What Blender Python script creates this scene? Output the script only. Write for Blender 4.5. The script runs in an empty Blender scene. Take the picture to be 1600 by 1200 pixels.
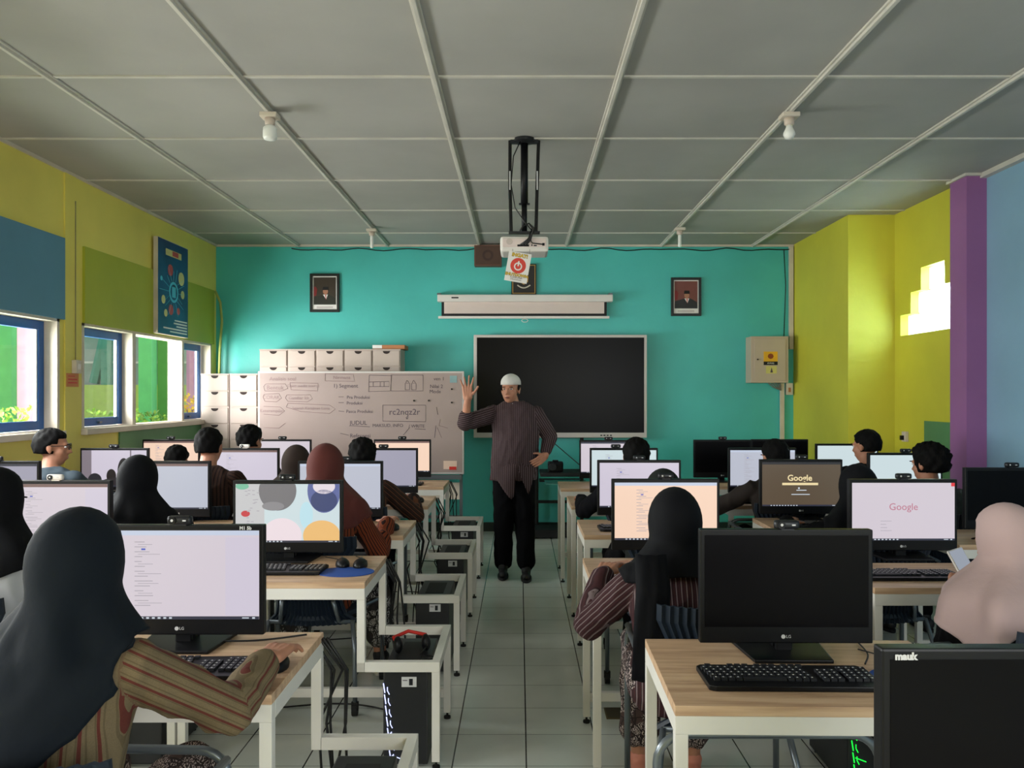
import bpy, math, random
from mathutils import Vector, Matrix
R = random.Random(7)
PI = math.pi
SC = bpy.context.scene
COL = SC.collection

# ------------------------------------------------------------------ camera, world, exposure
F = 1250.0; VX, VY = 812.0, 617.0; CZ = 1.5
cam = bpy.data.cameras.new('camera'); cam.sensor_width = 36.0; cam.lens = 36.0*F/1600
cam.shift_x = -(VX-800)/1600; cam.shift_y = (VY-600)/1600
cam.clip_start = .05
co = bpy.data.objects.new('camera', cam); COL.objects.link(co)
co.location = (0, 0, CZ); co.rotation_euler = (PI/2, 0, 0)
SC.camera = co
SC.view_settings.view_transform = 'Standard'; SC.view_settings.look = 'None'
SC.view_settings.gamma = 1; SC.view_settings.use_curve_mapping = False
SC.view_settings.exposure = 0.3
w = bpy.data.worlds.new('sky'); SC.world = w; w.use_nodes = True
bg = w.node_tree.nodes['Background']; bg.inputs[0].default_value = (.93, .97, 1, 1); bg.inputs[1].default_value = .82

def area(name, loc, rot, sx, sy, power, col=(1, 1, 1)):
    l = bpy.data.lights.new(name, 'AREA'); l.shape = 'RECTANGLE'; l.size = sx; l.size_y = sy
    l.energy = power; l.color = col
    o = bpy.data.objects.new(name, l); COL.objects.link(o); o.location = loc; o.rotation_euler = rot
    return o
# daylight entering by the windows along the left wall (beside and behind the camera)
RX = (0, -PI/2, 0)      # a lamp facing +X
for y_, l_, e_ in ((4.25, 1.6, 30), (1.9, 1.8, 52), (-.5, 2.0, 62)):
    area('daylight_window', (-3.28, y_, 1.65), (0, math.radians(-52), 0), .78, l_, e_, (.97, .98, 1))
area('daylight_court', (-4.9, 5.4, 2.0), (0, math.radians(-84), math.radians(16)), 2.0, 3.0, 460, (1, .98, .96))
area('back_fill', (1.0, -2.35, 1.75), (math.radians(72), 0, math.radians(16)), 4.0, 1.3, 125, (.95, .97, 1))  # added fill lamp brightening the room from behind; back wall has no opening
area('daylight_ground', (-4.5, 6.0, .8), (0, math.radians(-106), math.radians(20)), 1.6, 2.6, 200, (1, 1, .97))
area('daylight_block', (4.0, 6.6, 2.6), (0, math.radians(82), 0), .9, 1.3, 460, (.93, 1, 1))

# ------------------------------------------------------------------ helpers
def tag(o, label=None, cat=None, group=None, kind=None):
    if label: o['label'] = label
    if cat: o['category'] = cat
    if group: o['group'] = group
    if kind: o['kind'] = kind
    return o
def empty(name, loc=(0, 0, 0), rz=0, label=None, cat=None, group=None):
    o = bpy.data.objects.new(name, None); COL.objects.link(o)
    o.location = loc; o.rotation_euler = (0, 0, rz); o.empty_display_size = .05
    return tag(o, label, cat, group)
def copy_tree(o, parent=None):
    c = o.copy(); COL.objects.link(c); c.parent = parent
    for ch in o.children: copy_tree(ch, c)
    return c
def put(proto, used, loc, rz=0, label=None, group=None):
    o = proto if not used else copy_tree(proto)
    o.location = loc; o.rotation_euler = (0, 0, rz)
    return tag(o, label, None, group)
def V(*a): return Vector(a)
def W(px, py, Y): return Vector(((px-VX)/F*Y, Y, CZ-(py-VY)/F*Y))

class MB:
    def __init__(s): s.v = []; s.f = []
    def add(s, vs, fs):
        n = len(s.v); s.v += [tuple(p) for p in vs]; s.f += [tuple(i+n for i in f) for f in fs]; return s
    def box(s, x0, x1, y0, y1, z0, z1, m=None):
        vs = [V(x, y, z) for x in (x0, x1) for y in (y0, y1) for z in (z0, z1)]
        if m is not None: vs = [m @ p for p in vs]
        return s.add(vs, [(0, 1, 3, 2), (4, 6, 7, 5), (0, 4, 5, 1), (2, 3, 7, 6), (0, 2, 6, 4), (1, 5, 7, 3)])
    def loft(s, rings, cap=True):
        n = len(rings[0]); vs = [p for r in rings for p in r]; fs = []
        for k in range(len(rings)-1):
            for i in range(n):
                j = (i+1) % n; fs.append((k*n+i, k*n+j, (k+1)*n+j, (k+1)*n+i))
        if cap: fs.append(tuple(range(n))[::-1]); fs.append(tuple((len(rings)-1)*n+i for i in range(n)))
        return s.add(vs, fs)
    def tube(s, pts, r, n=8, r2=None):
        pts = [V(*p) for p in pts]; m = len(pts); rings = []; up = V(0, 0, 1)
        for k, p in enumerate(pts):
            d = (pts[min(k+1, m-1)]-pts[max(k-1, 0)])
            d = d.normalized() if d.length > 1e-9 else V(0, 0, 1)
            a = d.cross(up)
            if a.length < .05: a = d.cross(V(0, 1, 0))
            a.normalize(); b = a.cross(d); up = b
            rr = r if r2 is None else r+(r2-r)*k/(m-1)
            rings.append([p+a*math.cos(t*2*PI/n)*rr+b*math.sin(t*2*PI/n)*rr for t in range(n)])
        return s.loft(rings)
    def cap(s, p0, r0, p1, r1, n=12):
        p0 = V(*p0); p1 = V(*p1); d = p1-p0
        d = d.normalized() if d.length > 1e-6 else V(0, 0, 1)
        a = d.cross(V(0, 0, 1) if abs(d.z) < .9 else V(0, 1, 0)).normalized(); b = a.cross(d)
        rings = []
        for t in (-80, -50, -20, 0): rings.append((p0+d*r0*math.sin(math.radians(t)), r0*math.cos(math.radians(t))))
        for t in (0, 20, 50, 80): rings.append((p1+d*r1*math.sin(math.radians(t)), r1*math.cos(math.radians(t))))
        return s.loft([[c+a*math.cos(i*2*PI/n)*rr+b*math.sin(i*2*PI/n)*rr for i in range(n)] for c, rr in rings])
    def ell(s, c, rx, ry, rz, m=None, n=16, k=10):
        c = V(*c); rings = []
        for i in range(k+1):
            t = -PI/2+.05+(PI-.1)*i/k; z = math.sin(t); q = math.cos(t); ring = []
            for j in range(n):
                u = j*2*PI/n; p = V(rx*q*math.cos(u), ry*q*math.sin(u), rz*z)
                if m is not None: p = m @ p
                ring.append(c+p)
            rings.append(ring)
        return s.loft(rings)
    def lathe(s, prof, c=(0, 0, 0), n=20, axis='z'):
        c = V(*c); rings = []
        for r, z in prof:
            ring = []
            for i in range(n):
                u = i*2*PI/n; x, y = r*math.cos(u), r*math.sin(u)
                ring.append(c+(V(x, y, z) if axis == 'z' else V(x, z, y) if axis == 'y' else V(z, x, y)))
            rings.append(ring)
        return s.loft(rings)
    def prism(s, poly, d0, d1, axis='y'):
        mk = {'y': lambda a, b, d: V(a, d, b), 'x': lambda a, b, d: V(d, a, b), 'z': lambda a, b, d: V(a, b, d)}[axis]
        return s.loft([[mk(a, b, d0) for a, b in poly], [mk(a, b, d1) for a, b in poly]])
    def build(s, name, mat, parent=None, smooth=False, bevel=0, loc=None):
        me = bpy.data.meshes.new(name); me.from_pydata(s.v, [], s.f); me.materials.append(mat)
        import bmesh
        bm = bmesh.new(); bm.from_mesh(me); bmesh.ops.recalc_face_normals(bm, faces=bm.faces)
        if bevel:
            es = [e for e in bm.edges if len(e.link_faces) == 2 and e.calc_face_angle(0) > .6]
            bmesh.ops.bevel(bm, geom=es, offset=bevel, segments=2, affect='EDGES', profile=.6)
        bm.to_mesh(me); bm.free()
        if smooth: me.polygons.foreach_set('use_smooth', [True]*len(me.polygons))
        o = bpy.data.objects.new(name, me); COL.objects.link(o); o.parent = parent
        if loc: o.location = loc
        return o

def srgb(r, g, b):
    f = lambda c: (c/255/12.92) if c/255 <= .04045 else ((c/255+.055)/1.055)**2.4
    return (f(r), f(g), f(b), 1)
class NT:
    def __init__(s, name):
        s.m = bpy.data.materials.new(name); s.m.use_nodes = True; s.t = s.m.node_tree
        s.b = s.t.nodes['Principled BSDF']
    def n(s, typ, **k):
        x = s.t.nodes.new(typ)
        for a, b in k.items(): setattr(x, a, b)
        return x
    def l(s, a, b): s.t.links.new(a, b)
    def math(s, op, a, b=None, c=None):
        x = s.n('ShaderNodeMath', operation=op)
        for i, q in enumerate((a, b, c)):
            if q is None: continue
            if isinstance(q, (int, float)): x.inputs[i].default_value = q
            else: s.l(q, x.inputs[i])
        return x.outputs[0]
    def mix(s, fac, a, b):
        x = s.n('ShaderNodeMix', data_type='RGBA')
        for i, q in ((0, fac), (6, a), (7, b)):
            if isinstance(q, (int, float, tuple)): x.inputs[i].default_value = q
            else: s.l(q, x.inputs[i])
        return x.outputs[2]
    def ramp(s, v, stops, const=False):
        x = s.n('ShaderNodeValToRGB'); e = x.color_ramp.elements
        if const: x.color_ramp.interpolation = 'CONSTANT'
        while len(e) < len(stops): e.new(.5)
        for i, (p, c) in enumerate(stops): e[i].position = p; e[i].color = c
        s.l(v, x.inputs[0]); return x.outputs[0]
    def noise(s, scale, vec=None, detail=3):
        x = s.n('ShaderNodeTexNoise'); x.inputs['Scale'].default_value = scale; x.inputs['Detail'].default_value = detail
        if vec is not None: s.l(vec, x.inputs['Vector'])
        return x.outputs[0]
    def obj(s): return s.n('ShaderNodeTexCoord').outputs['Object']
    def bump(s, h, d=.1, dist=.01):
        x = s.n('ShaderNodeBump'); x.inputs['Strength'].default_value = d; x.inputs['Distance'].default_value = dist
        s.l(h, x.inputs['Height']); s.l(x.outputs[0], s.b.inputs['Normal'])
def mat(name, rgb, rough=.6, var=.08, scale=6, bump=0, metal=0, spec=.5, bscale=60, coat=0):
    t = NT(name); c = srgb(*rgb); t.b.inputs['Roughness'].default_value = rough
    t.b.inputs['Metallic'].default_value = metal; t.b.inputs['Specular IOR Level'].default_value = spec
    t.b.inputs['Coat Weight'].default_value = coat
    if var:
        lo = tuple(x*(1-var) for x in c[:3])+(1,); hi = tuple(min(1, x*(1+var)) for x in c[:3])+(1,)
        t.l(t.ramp(t.noise(scale, t.obj()), [(.3, lo), (.7, hi)]), t.b.inputs['Base Color'])
    else: t.b.inputs['Base Color'].default_value = c
    if bump: t.bump(t.noise(bscale, t.obj()), bump, .004)
    return t.m
def emis(name, rgb, s=1.0):
    t = NT(name); t.b.inputs['Base Color'].default_value = (0.01, .01, .01, 1); t.b.inputs['Roughness'].default_value = .35
    t.b.inputs['Emission Color'].default_value = srgb(*rgb); t.b.inputs['Emission Strength'].default_value = s*.79
    return t.m
def wall_mat(name, rgb, rough=.55):
    t = NT(name); c = srgb(*rgb); o = t.obj()
    lo = tuple(x*.88 for x in c[:3])+(1,); hi = tuple(min(1, x*1.06) for x in c[:3])+(1,)
    t.l(t.ramp(t.noise(1.4, o, 6), [(.3, lo), (.7, hi)]), t.b.inputs['Base Color'])
    t.b.inputs['Roughness'].default_value = rough
    t.bump(t.noise(9, o, 8), .25, .01)
    return t.m
M = {}
M['teal'] = wall_mat('teal_paint', (76, 192, 184), .4)
M['yellow'] = wall_mat('yellow_paint', (232, 216, 104))
M['lime'] = wall_mat('lime_paint', (208, 202, 62))
M['lime2'] = wall_mat('olive_lime_paint', (172, 178, 50))
M['blue'] = wall_mat('blue_paint', (92, 140, 165))
M['blue2'] = wall_mat('light_blue_paint', (134, 172, 196))
M['purple'] = wall_mat('purple_paint', (150, 96, 150))
M['greenlow'] = wall_mat('green_paint', (88, 138, 92))
M['ceil'] = wall_mat('ceiling_board', (168, 166, 160), .8)
M['batten'] = mat('batten_white', (200, 196, 186), .6)
M['cream'] = mat('cream_paint', (208, 196, 180), .6)
M['frameblue'] = mat('window_blue', (28, 84, 150), .4)
M['white'] = mat('white_enamel', (225, 222, 214), .35, .03)
M['whiteplas'] = mat('white_plastic', (228, 222, 216), .4, .03)
M['black'] = mat('black_plastic', (12, 13, 16), .4, .1, spec=.25)
M['blackm'] = mat('matte_black', (14, 14, 16), .7, .1)
M['darkmetal'] = mat('dark_metal', (30, 32, 36), .4, .1, metal=.3)
M['steel'] = mat('grey_tube', (110, 118, 124), .3, .05, metal=.6)
M['chairblue'] = mat('chair_blue_plastic', (27, 37, 49), .5, .06, spec=.3)
M['padblue'] = mat('pad_blue', (20, 70, 150), .7)
M['paper'] = mat('paper', (235, 232, 228), .8, .02)
M['red'] = mat('red', (200, 40, 30), .5)
M['rubber'] = mat('rubber', (12, 12, 12), .8)
M['pc'] = mat('pc_case', (18, 20, 24), .45, .15)
M['skin'] = mat('skin', (176, 122, 96), .55, .06, 20)
M['skin2'] = mat('skin_brown', (150, 98, 74), .55, .06, 20)
M['hair'] = mat('hair_black', (9, 8, 8), .75, .4, 60, bump=.5, bscale=200, spec=.12)
M['orange'] = mat('cardboard', (180, 120, 80), .8)
M['label'] = mat('label_white', (205, 205, 205), .6)
M['yellowsign'] = mat('sign_yellow', (240, 180, 30), .5)
M['amber'] = mat('amber', (226, 190, 50), .5)
M['wire'] = mat('cable_black', (10, 10, 11), .5)
M['ink'] = mat('marker_ink', (84, 70, 80), .7)
M['ink2'] = mat('faded_marker', (140, 115, 115), .7)
M['screenoff'] = mat('dark_screen', (6, 5, 8), .3, 0, spec=.12)
M['brown'] = mat('brown_cloth', (88, 66, 56), .9)
M['wood_frame'] = mat('frame_black_wood', (18, 24, 24), .4)
M['gold'] = mat('gold_paint', (190, 150, 80), .4, metal=.3)

t = NT('light_oak'); o_ = t.obj(); mp = t.n('ShaderNodeMapping'); mp.inputs['Scale'].default_value = (1.2, 14, 14); t.l(o_, mp.inputs[0])
t.l(t.ramp(t.noise(3, mp.outputs[0], 6), [(.3, srgb(176, 140, 110)), (.55, srgb(206, 172, 138)), (.75, srgb(216, 186, 152))]), t.b.inputs['Base Color'])
t.b.inputs['Roughness'].default_value = .42; M['wood'] = t.m
M['woodedge'] = mat('oak_edge', (160, 118, 92), .5)

t = NT('floor_tile'); g = t.n('ShaderNodeNewGeometry').outputs['Position']; sp = t.n('ShaderNodeSeparateXYZ'); t.l(g, sp.inputs[0])
def gridline(c, off, wd): 
    q = t.math('PINGPONG', t.math('ADD', c, 30-off), .15)
    return t.math('LESS_THAN', q, wd)
gx = gridline(sp.outputs[0], .027, .0030); gy = gridline(sp.outputs[1], .233, .0022)
base = t.ramp(t.noise(1.6, g, 5), [(.3, srgb(196, 202, 194)), (.7, srgb(222, 226, 218))])
c1 = t.mix(gy, base, srgb(130, 136, 130)); c2 = t.mix(gx, c1, srgb(34, 36, 34))
t.l(c2, t.b.inputs['Base Color']); t.b.inputs['Roughness'].default_value = .17
M['floor'] = t.m

def stripe_mat(name, base, s1, s2, period=.022, w1=.3, w2=.12):
    t = NT(name); a = t.n('ShaderNodeAttribute', attribute_name='stripe').outputs['Fac']
    f = t.math('FRACT', t.math('ADD', t.math('DIVIDE', a, period), 50.0))
    f2 = t.math('FRACT', t.math('ADD', t.math('DIVIDE', a, period*.5), 50.25))
    n = t.noise(300, t.obj())
    b = t.mix(t.math('LESS_THAN', f2, w2*2), srgb(*base), srgb(*s2))
    c = t.mix(t.math('LESS_THAN', f, w1), b, srgb(*s1))
    d = t.mix(t.math('MULTIPLY', n, .35), c, (0.01, .008, .006, 1))
    t.l(d, t.b.inputs['Base Color']); t.b.inputs['Roughness'].default_value = .85
    t.b.inputs['Specular IOR Level'].default_value = .2
    t.bump(t.noise(25, t.obj()), .25, .01)
    return t.m
ST = {
 'olive': stripe_mat('lurik_olive', (124, 108, 82), (104, 52, 44), (106, 92, 68), .026, .2, .1),
 'rust': stripe_mat('lurik_rust', (122, 56, 30), (46, 22, 16), (150, 74, 40), .012, .4, .1),
 'brown': stripe_mat('lurik_brown', (62, 42, 34), (36, 24, 22), (80, 52, 42), .02, .45, .1),
 'ember': stripe_mat('lurik_ember', (52, 34, 26), (104, 62, 40), (30, 22, 20), .024, .2, .1),
 'maroon': stripe_mat('lurik_maroon', (66, 36, 40), (128, 112, 114), (48, 28, 32), .017, .2, .15),
 'plum': stripe_mat('lurik_plum', (64, 48, 50), (126, 108, 112), (48, 34, 36), .016, .16, .2),
 'slate': mat('shirt_slate', (52, 66, 76), .85, .1), 'dark': mat('shirt_dark', (18, 18, 22), .9, .1, spec=.1),
 'darkolive': mat('shirt_olive', (48, 46, 34), .85, .2, 30), 'brownshirt': mat('shirt_brown', (44, 34, 30), .85, .1),
 'black': mat('cloth_black', (9, 9, 12), .9, .1, spec=.1), 'white': mat('cloth_white', (190, 192, 198), .8, .05),
}
def cloth(name, rgb, sheen=.0):
    t = NT(name); t.b.inputs['Base Color'].default_value = srgb(*rgb); t.b.inputs['Roughness'].default_value = .8
    t.b.inputs['Specular IOR Level'].default_value = .12; t.b.inputs['Sheen Weight'].default_value = sheen*.2
    t.bump(t.noise(14, t.obj(), 4), .2, .02); return t.m
HJ = {'navy': cloth('hijab_navy', (20, 26, 33), .1), 'black': cloth('hijab_black', (13, 14, 18), .05), 'maroon': cloth('hijab_maroon', (88, 46, 42), .15),
      'beige': cloth('hijab_beige', (180, 156, 154), .1), 'brown': cloth('hijab_brown', (56, 46, 42), .05), 'green': cloth('hijab_dark_green', (30, 34, 32), .05)}
def batik(name, dark, light, mid, sc=26):
    t = NT(name); o = t.obj()
    v = t.n('ShaderNodeTexVoronoi', feature='DISTANCE_TO_EDGE'); v.inputs['Scale'].default_value = sc; t.l(o, v.inputs['Vector'])
    wv = t.n('ShaderNodeTexWave'); wv.inputs['Scale'].default_value = sc*1.6; wv.inputs['Distortion'].default_value = 9; wv.inputs['Detail Scale'].default_value = 2; t.l(o, wv.inputs['Vector'])
    a = t.mix(t.math('GREATER_THAN', wv.outputs[1], .62), srgb(*dark), srgb(*light))
    b = t.mix(t.math('GREATER_THAN', t.noise(9, o), .56), a, srgb(*mid))
    c = t.mix(t.math('LESS_THAN', v.outputs[0], .06), b, srgb(*dark))
    t.l(c, t.b.inputs['Base Color']); t.b.inputs['Roughness'].default_value = .85; return t.m
BT = {'bw': batik('batik_black_white', (24, 22, 24), (196, 192, 190), (40, 34, 34)), 'brown': batik('batik_maroon_white', (34, 20, 22), (180, 164, 160), (70, 50, 48), 30),
      'bands': batik('batik_bands', (28, 22, 26), (176, 164, 160), (92, 70, 62), 14), 'black': ST['black']}

def txt(s, size, parent, loc, rot, m, name='lettering', ext=.0004, align='CENTER', sx=1.0, bold=0):
    c = bpy.data.curves.new(name, 'FONT'); c.body = s; c.size = size; c.extrude = ext; c.align_x = align; c.align_y = 'CENTER'; c.offset = bold
    c.resolution_u = 3
    tmp = bpy.data.objects.new('tmp', c); COL.objects.link(tmp)
    bpy.context.view_layer.update()
    me = bpy.data.meshes.new_from_object(tmp.evaluated_get(bpy.context.evaluated_depsgraph_get()))
    bpy.data.objects.remove(tmp); bpy.data.curves.remove(c)
    me.materials.clear(); me.materials.append(m); me.name = name
    o = bpy.data.objects.new(name, me); COL.objects.link(o); o.parent = parent; o.location = loc; o.rotation_euler = rot; o.scale = (sx, 1, 1)
    return o
FR = (PI/2, 0, 0)   # text facing the camera side (-Y)

# ------------------------------------------------------------------ room shell
XL, XR, XR2, XB, YF, YB, H = -3.34, 3.01, 3.436, 3.48, 8.80, -2.5, 3.15
def struct(name, mb, m, parent=None, bevel=0):
    o = mb.build(name, m, parent, bevel=bevel)
    if parent is None: o['kind'] = 'structure'
    return o
struct('floor', MB().box(XL-.15, XB+.15, YB, YF+.15, -.1, 0), M['floor'])
struct('ceiling', MB().box(XL-.15, XB+.4, YB, YF+.15, H, H+.08), M['ceil'])
struct('wall_front', MB().box(XL-.15, XR+.6, YF, YF+.15, 0, H), M['teal'])
struct('wall_back', MB().box(XL-.15, XB+.15, YB-.15, YB, 0, H), M['yellow'])
wins = [(-1.6, .6), (1.0, 2.8), (3.4, 5.80), (6.10, 8.66)]
mb = MB(); mb.box(XL-.15, XL, YB, YF, 0, 1.22); mb.box(XL-.15, XL, YB, YF, 2.05, H)
ys = [YB]+[y for w_ in wins for y in w_]+[YF]
for i in range(0, len(ys), 2): mb.box(XL-.15, XL, ys[i], ys[i+1], 1.22, 2.05)
struct('wall_left', mb, M['yellow'])
# painted panels over the windows
struct('trim_1', MB().box(XL-.001, XL+.02, 3.35, 5.845, 2.05, 2.645), M['blue'])
struct('trim_2', MB().box(XL-.001, XL+.02, 6.11, 8.70, 2.05, 2.635), M['lime2'])
struct('trim_3', MB().box(XL-.001, XL+.012, 6.66, 8.79, 0.0, 1.19), M['greenlow'])
# pilaster with a groove between the windows
struct('trim_4', MB().box(XL-.001, XL+.012, 5.86, 6.0, 0, H), M['yellow'])
# right side, stepping outwards: lime return, lime face, lime wall with glass blocks, purple column, blue wall
struct('wall_right', MB().box(XR, XR+.5, 7.33, YF, 0, H), M['lime'])
rows = [(2.03, 2.215, 6.14, 7.22), (2.215, 2.40, 6.14, 7.03), (2.40, 2.59, 6.47, 6.85)]
mb = MB(); mb.box(XR2, XR2+.16, 6.10, 7.40, 0, 2.03); mb.box(XR2, XR2+.16, 6.10, 7.40, 2.59, H)
for z0, z1, y0, y1 in rows:
    if y0 > 6.12: mb.box(XR2, XR2+.16, 6.10, y0, z0, z1)
    mb.box(XR2, XR2+.16, y1, 7.40, z0, z1)
struct('wall_right_recess', mb, M['lime'])
struct('wall_right_column', MB().box(3.33, XB+.12, 5.96, 6.19, 0, H), M['purple'])
struct('wall_right_near', MB().box(XB, XB+.15, YB, 5.97, 0, H), M['blue2'])
struct('trim_5', MB().box(XR2-.004, XR2, 6.19, 6.79, 0, 1.28), M['greenlow'])
struct('trim_6', MB().box(XB-.05, XB, YB, 5.96, H-.035, H), M['batten'])
struct('trim_7', MB().box(3.31, XB, 5.94, 6.21, H-.02, H), M['batten'])
# glass blocks
t = NT('glass_block'); t.t.nodes.remove(t.b); out = t.t.nodes['Material Output']
tr = t.n('ShaderNodeBsdfTransparent'); tr.inputs[0].default_value = (.7, .82, .86, 1); tl = t.n('ShaderNodeBsdfTranslucent'); tl.inputs[0].default_value = (.50, .60, .62, 1)
gl = t.n('ShaderNodeBsdfGlossy'); gl.inputs['Roughness'].default_value = .2
wv = t.n('ShaderNodeTexWave', bands_direction='Z'); wv.inputs['Scale'].default_value = 18; wv.inputs['Distortion'].default_value = 3; t.l(t.obj(), wv.inputs[0])
m1 = t.n('ShaderNodeMixShader'); t.l(t.math('MULTIPLY', wv.outputs[1], .30), m1.inputs[0]); t.l(tl.outputs[0], m1.inputs[1]); t.l(tr.outputs[0], m1.inputs[2])
m2 = t.n('ShaderNodeMixShader'); m2.inputs[0].default_value = .06; t.l(m1.outputs[0], m2.inputs[1]); t.l(gl.outputs[0], m2.inputs[2]); t.l(m2.outputs[0], out.inputs[0])
M['gblock'] = t.m
wn = struct('window_3', MB().box(XR2+.06, XR2+.14, 6.14, 6.142, 2.03, 2.04), M['cream'])
k = 0
for z0, z1, y0, y1 in rows:
    y = y1
    while y-.185 > y0-.03:
        MB().box(XR2+.07, XR2+.13, max(y-.183, 6.12), y-.004, z0+.004, z1-.004).build('glass_block', M['gblock'], wn, bevel=.004); y -= .187
mb = MB()
for z0, z1, y0, y1 in rows: mb.box(XR2+.08, XR2+.12, y0, y1, z0-.003, z0+.004)
mb.build('mortar_joint', M['cream'], wn)

# battens
for i, x in enumerate((-2.43, -1.45, -.44, .515, 1.56, 2.56)):
    struct('trim_%d' % (10+i), MB().box(x-.022, x+.022, YB, YF, H-.012, H).box(x-.010, x+.010, YB, YF, H-.026, H-.01), M['batten'], bevel=.003)
for i in range(11):
    y = -1.86+i*1.0
    struct('trim_%d' % (20+i), MB().box(XL, XB if y < 6 else (XR2 if y < 7.3 else XR), y-.011, y+.011, H-.008, H), M['batten'])
struct('trim_40', MB().box(XL, XL+.02, YB, YF, H-.02, H), M['cream'])
struct('trim_41', MB().box(XL, XR, YF-.02, YF, H-.022, H), M['cream'])
struct('baseboard_front', MB().box(XL, XR, YF-.012, YF, 0, .10), mat('dark_tile', (22, 40, 36), .3))
struct('baseboard_left', MB().box(XL, XL+.014, YB, 8.78, 0, .10), mat('dark_tile_side', (30, 44, 38), .3))

# windows of the left wall
t = NT('window_glass'); t.t.nodes.remove(t.b); out = t.t.nodes['Material Output']
tr = t.n('ShaderNodeBsdfTransparent'); tr.inputs[0].default_value = (.95, .98, .97, 1); gl = t.n('ShaderNodeBsdfGlossy'); gl.inputs['Roughness'].default_value = .02
mx = t.n('ShaderNodeMixShader'); mx.inputs[0].default_value = .04; t.l(tr.outputs[0], mx.inputs[1]); t.l(gl.outputs[0], mx.inputs[2]); t.l(mx.outputs[0], out.inputs[0])
M['glass'] = t.m
def sash(p, y0, y1, z0, z1, m=M['frameblue'], x=XL-.10, b=.065):
    f = MB().box(x-.03, x+.01, y0, y0+b, z0, z1).box(x-.03, x+.01, y1-b, y1, z0, z1).box(x-.03, x+.01, y0+b, y1-b, z0, z0+b).box(x-.03, x+.01, y0+b, y1-b, z1-b, z1)
    o = f.build('window_sash', m, p, bevel=.003)
    MB().box(x-.012, x-.008, y0+b, y1-b, z0+b, z1-b).build('window_pane', M['glass'], o)
    MB().box(x-.02, x, y1-b-.012, y1-b, z0+b, z1-b).build('white_bead', M['white'], o)
    MB().box(x+.01, x+.03, (y0+y1)/2-.02, (y0+y1)/2+.02, z0+.02, z0+.035).build('latch', M['steel'], o)
for wi, (y0, y1) in enumerate(wins):
    mb = MB().box(XL-.15, XL+.004, y0, y0+.03, 1.245, 2.05).box(XL-.15, XL+.004, y1-.03, y1, 1.245, 2.05).box(XL-.15, XL+.004, y0, y1, 2.03, 2.05).box(XL-.15, XL-.0, y0, y1, 1.22, 1.245)
    p = struct('window_%d' % (wi+4), mb, M['cream'])
    MB().box(XL-.01, XL+.05, y0-.01, y1+.01, 1.195, 1.24).build('window_sill', M['cream'], p, bevel=.004)
    if wi < 3:
        n = 2; 
        for k in range(n):
            a = y0+.03+(y1-y0-.06)*k/n; b = y0+.03+(y1-y0-.06)*(k+1)/n; sash(p, a, b, 1.25, 2.03)
    else:
        sash(p, 6.13, 6.90, 1.25, 2.03); sash(p, 7.96, 8.60, 1.25, 2.03)
        MB().box(XL-.14, XL-.0, 6.90, 6.96, 1.245, 2.03).build('mullion', M['cream'], p)
        MB().box(XL-.14, XL-.0, 7.91, 7.96, 1.245, 2.03).build('mullion', M['cream'], p)

# ------------------------------------------------------------------ outside, seen through the left windows
mg = lambda n, c, **k: mat(n, c, .8, .06, **k)
M['pink'] = mg('pink_column', (236, 160, 200)); M['green'] = mg('bright_green_wall', (120, 214, 142)); M['grass'] = mg('ground_grass', (110, 150, 70))
struct('ground', MB().box(-30, XL-.15, -5, 32, -.2, -.1), M['grass'])
for x0_, x1_, y0_, y1_, m_, lb, ct in (
    (-5.52, -5.27, 8.78, 9.05, 'pink', 'pink column seen through the nearest window', 'column'), (-6.46, -6.22, 15.5, 15.7, 'pink', 'pink column seen in the right pane beside the front corner', 'column'),
    (-6.20, -5.98, 13.0, 13.2, 'green', 'bright green column seen through the open middle window bay', 'column'), (-5.98, -5.80, 13.2, 13.4, 'green2', 'darker green column edge seen in the middle window bay', 'column')):
    tag(MB().box(x0_, x1_, y0_, y1_, -.1, 3.8).build('outdoor_column', M[m_] if m_ != 'green2' else mg('darker_green_wall', (96, 160, 84)), bevel=.01), lb, ct)
tag(MB().box(-9.4, -6.35, 10.0, 10.2, -.1, 3.4).build('garden_wall', M['green']), 'bright green wall seen through the nearest window left of the pink column', 'wall')
tag(MB().box(-6.25, -6.01, 14.0, 14.2, -.1, 3.4).build('garden_wall', mg('white_stucco', (196, 186, 176), bump=.8, bscale=30)), 'white rough plaster wall end seen through the middle bay', 'wall')
b = empty('building', (-12, 20, -.1), 0, 'pale two-storey building across the court with a lime parapet', 'building')
MB().box(-5, 5.5, .5, .8, 0, 6).build('facade', mg('pale_facade', (176, 190, 182)), b)
MB().box(-5, 5.5, 0, .15, 0, 1.85).build('parapet', mg('lime_parapet', (190, 214, 110)), b)
mb = MB()
for x in (-2.2, .2, 1.55, 2.6, 4.1): mb.box(x-.13, x+.13, .2, .45, 1.5, 6)
mb.build('column', mg('teal_column', (96, 160, 140)), b)
mb = MB()
for x0 in (-1.0, 1.2): mb.tube([(x0, .3, 1.9), (x0+.75, .3, 5.2)], .12, 6)
mb.build('brace', mg('teal_brace', (96, 160, 140)), b)
mb = MB()
for z in (2.4, 3.1, 3.8): mb.box(-5, 5.5, .3, .36, z, z+.05)
mb.build('rail', M['white'], b)
mb = MB()
for x in (-4, -2.8, -1, .7, 1.9, 3): mb.tube([(x, -.02, .6), (x+.22, -.02, 1.85), (x+.44, -.02, .6)], .012, 5)
mb.build('railing', M['wire'], b)
t = NT('leaf_green'); t.l(t.ramp(t.noise(8, t.obj()), [(.3, srgb(70, 120, 40)), (.7, srgb(150, 190, 80))]), t.b.inputs['Base Color']); M['leaf'] = t.m
M['flower'] = mg('yellow_flowers', (240, 190, 40))
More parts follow.
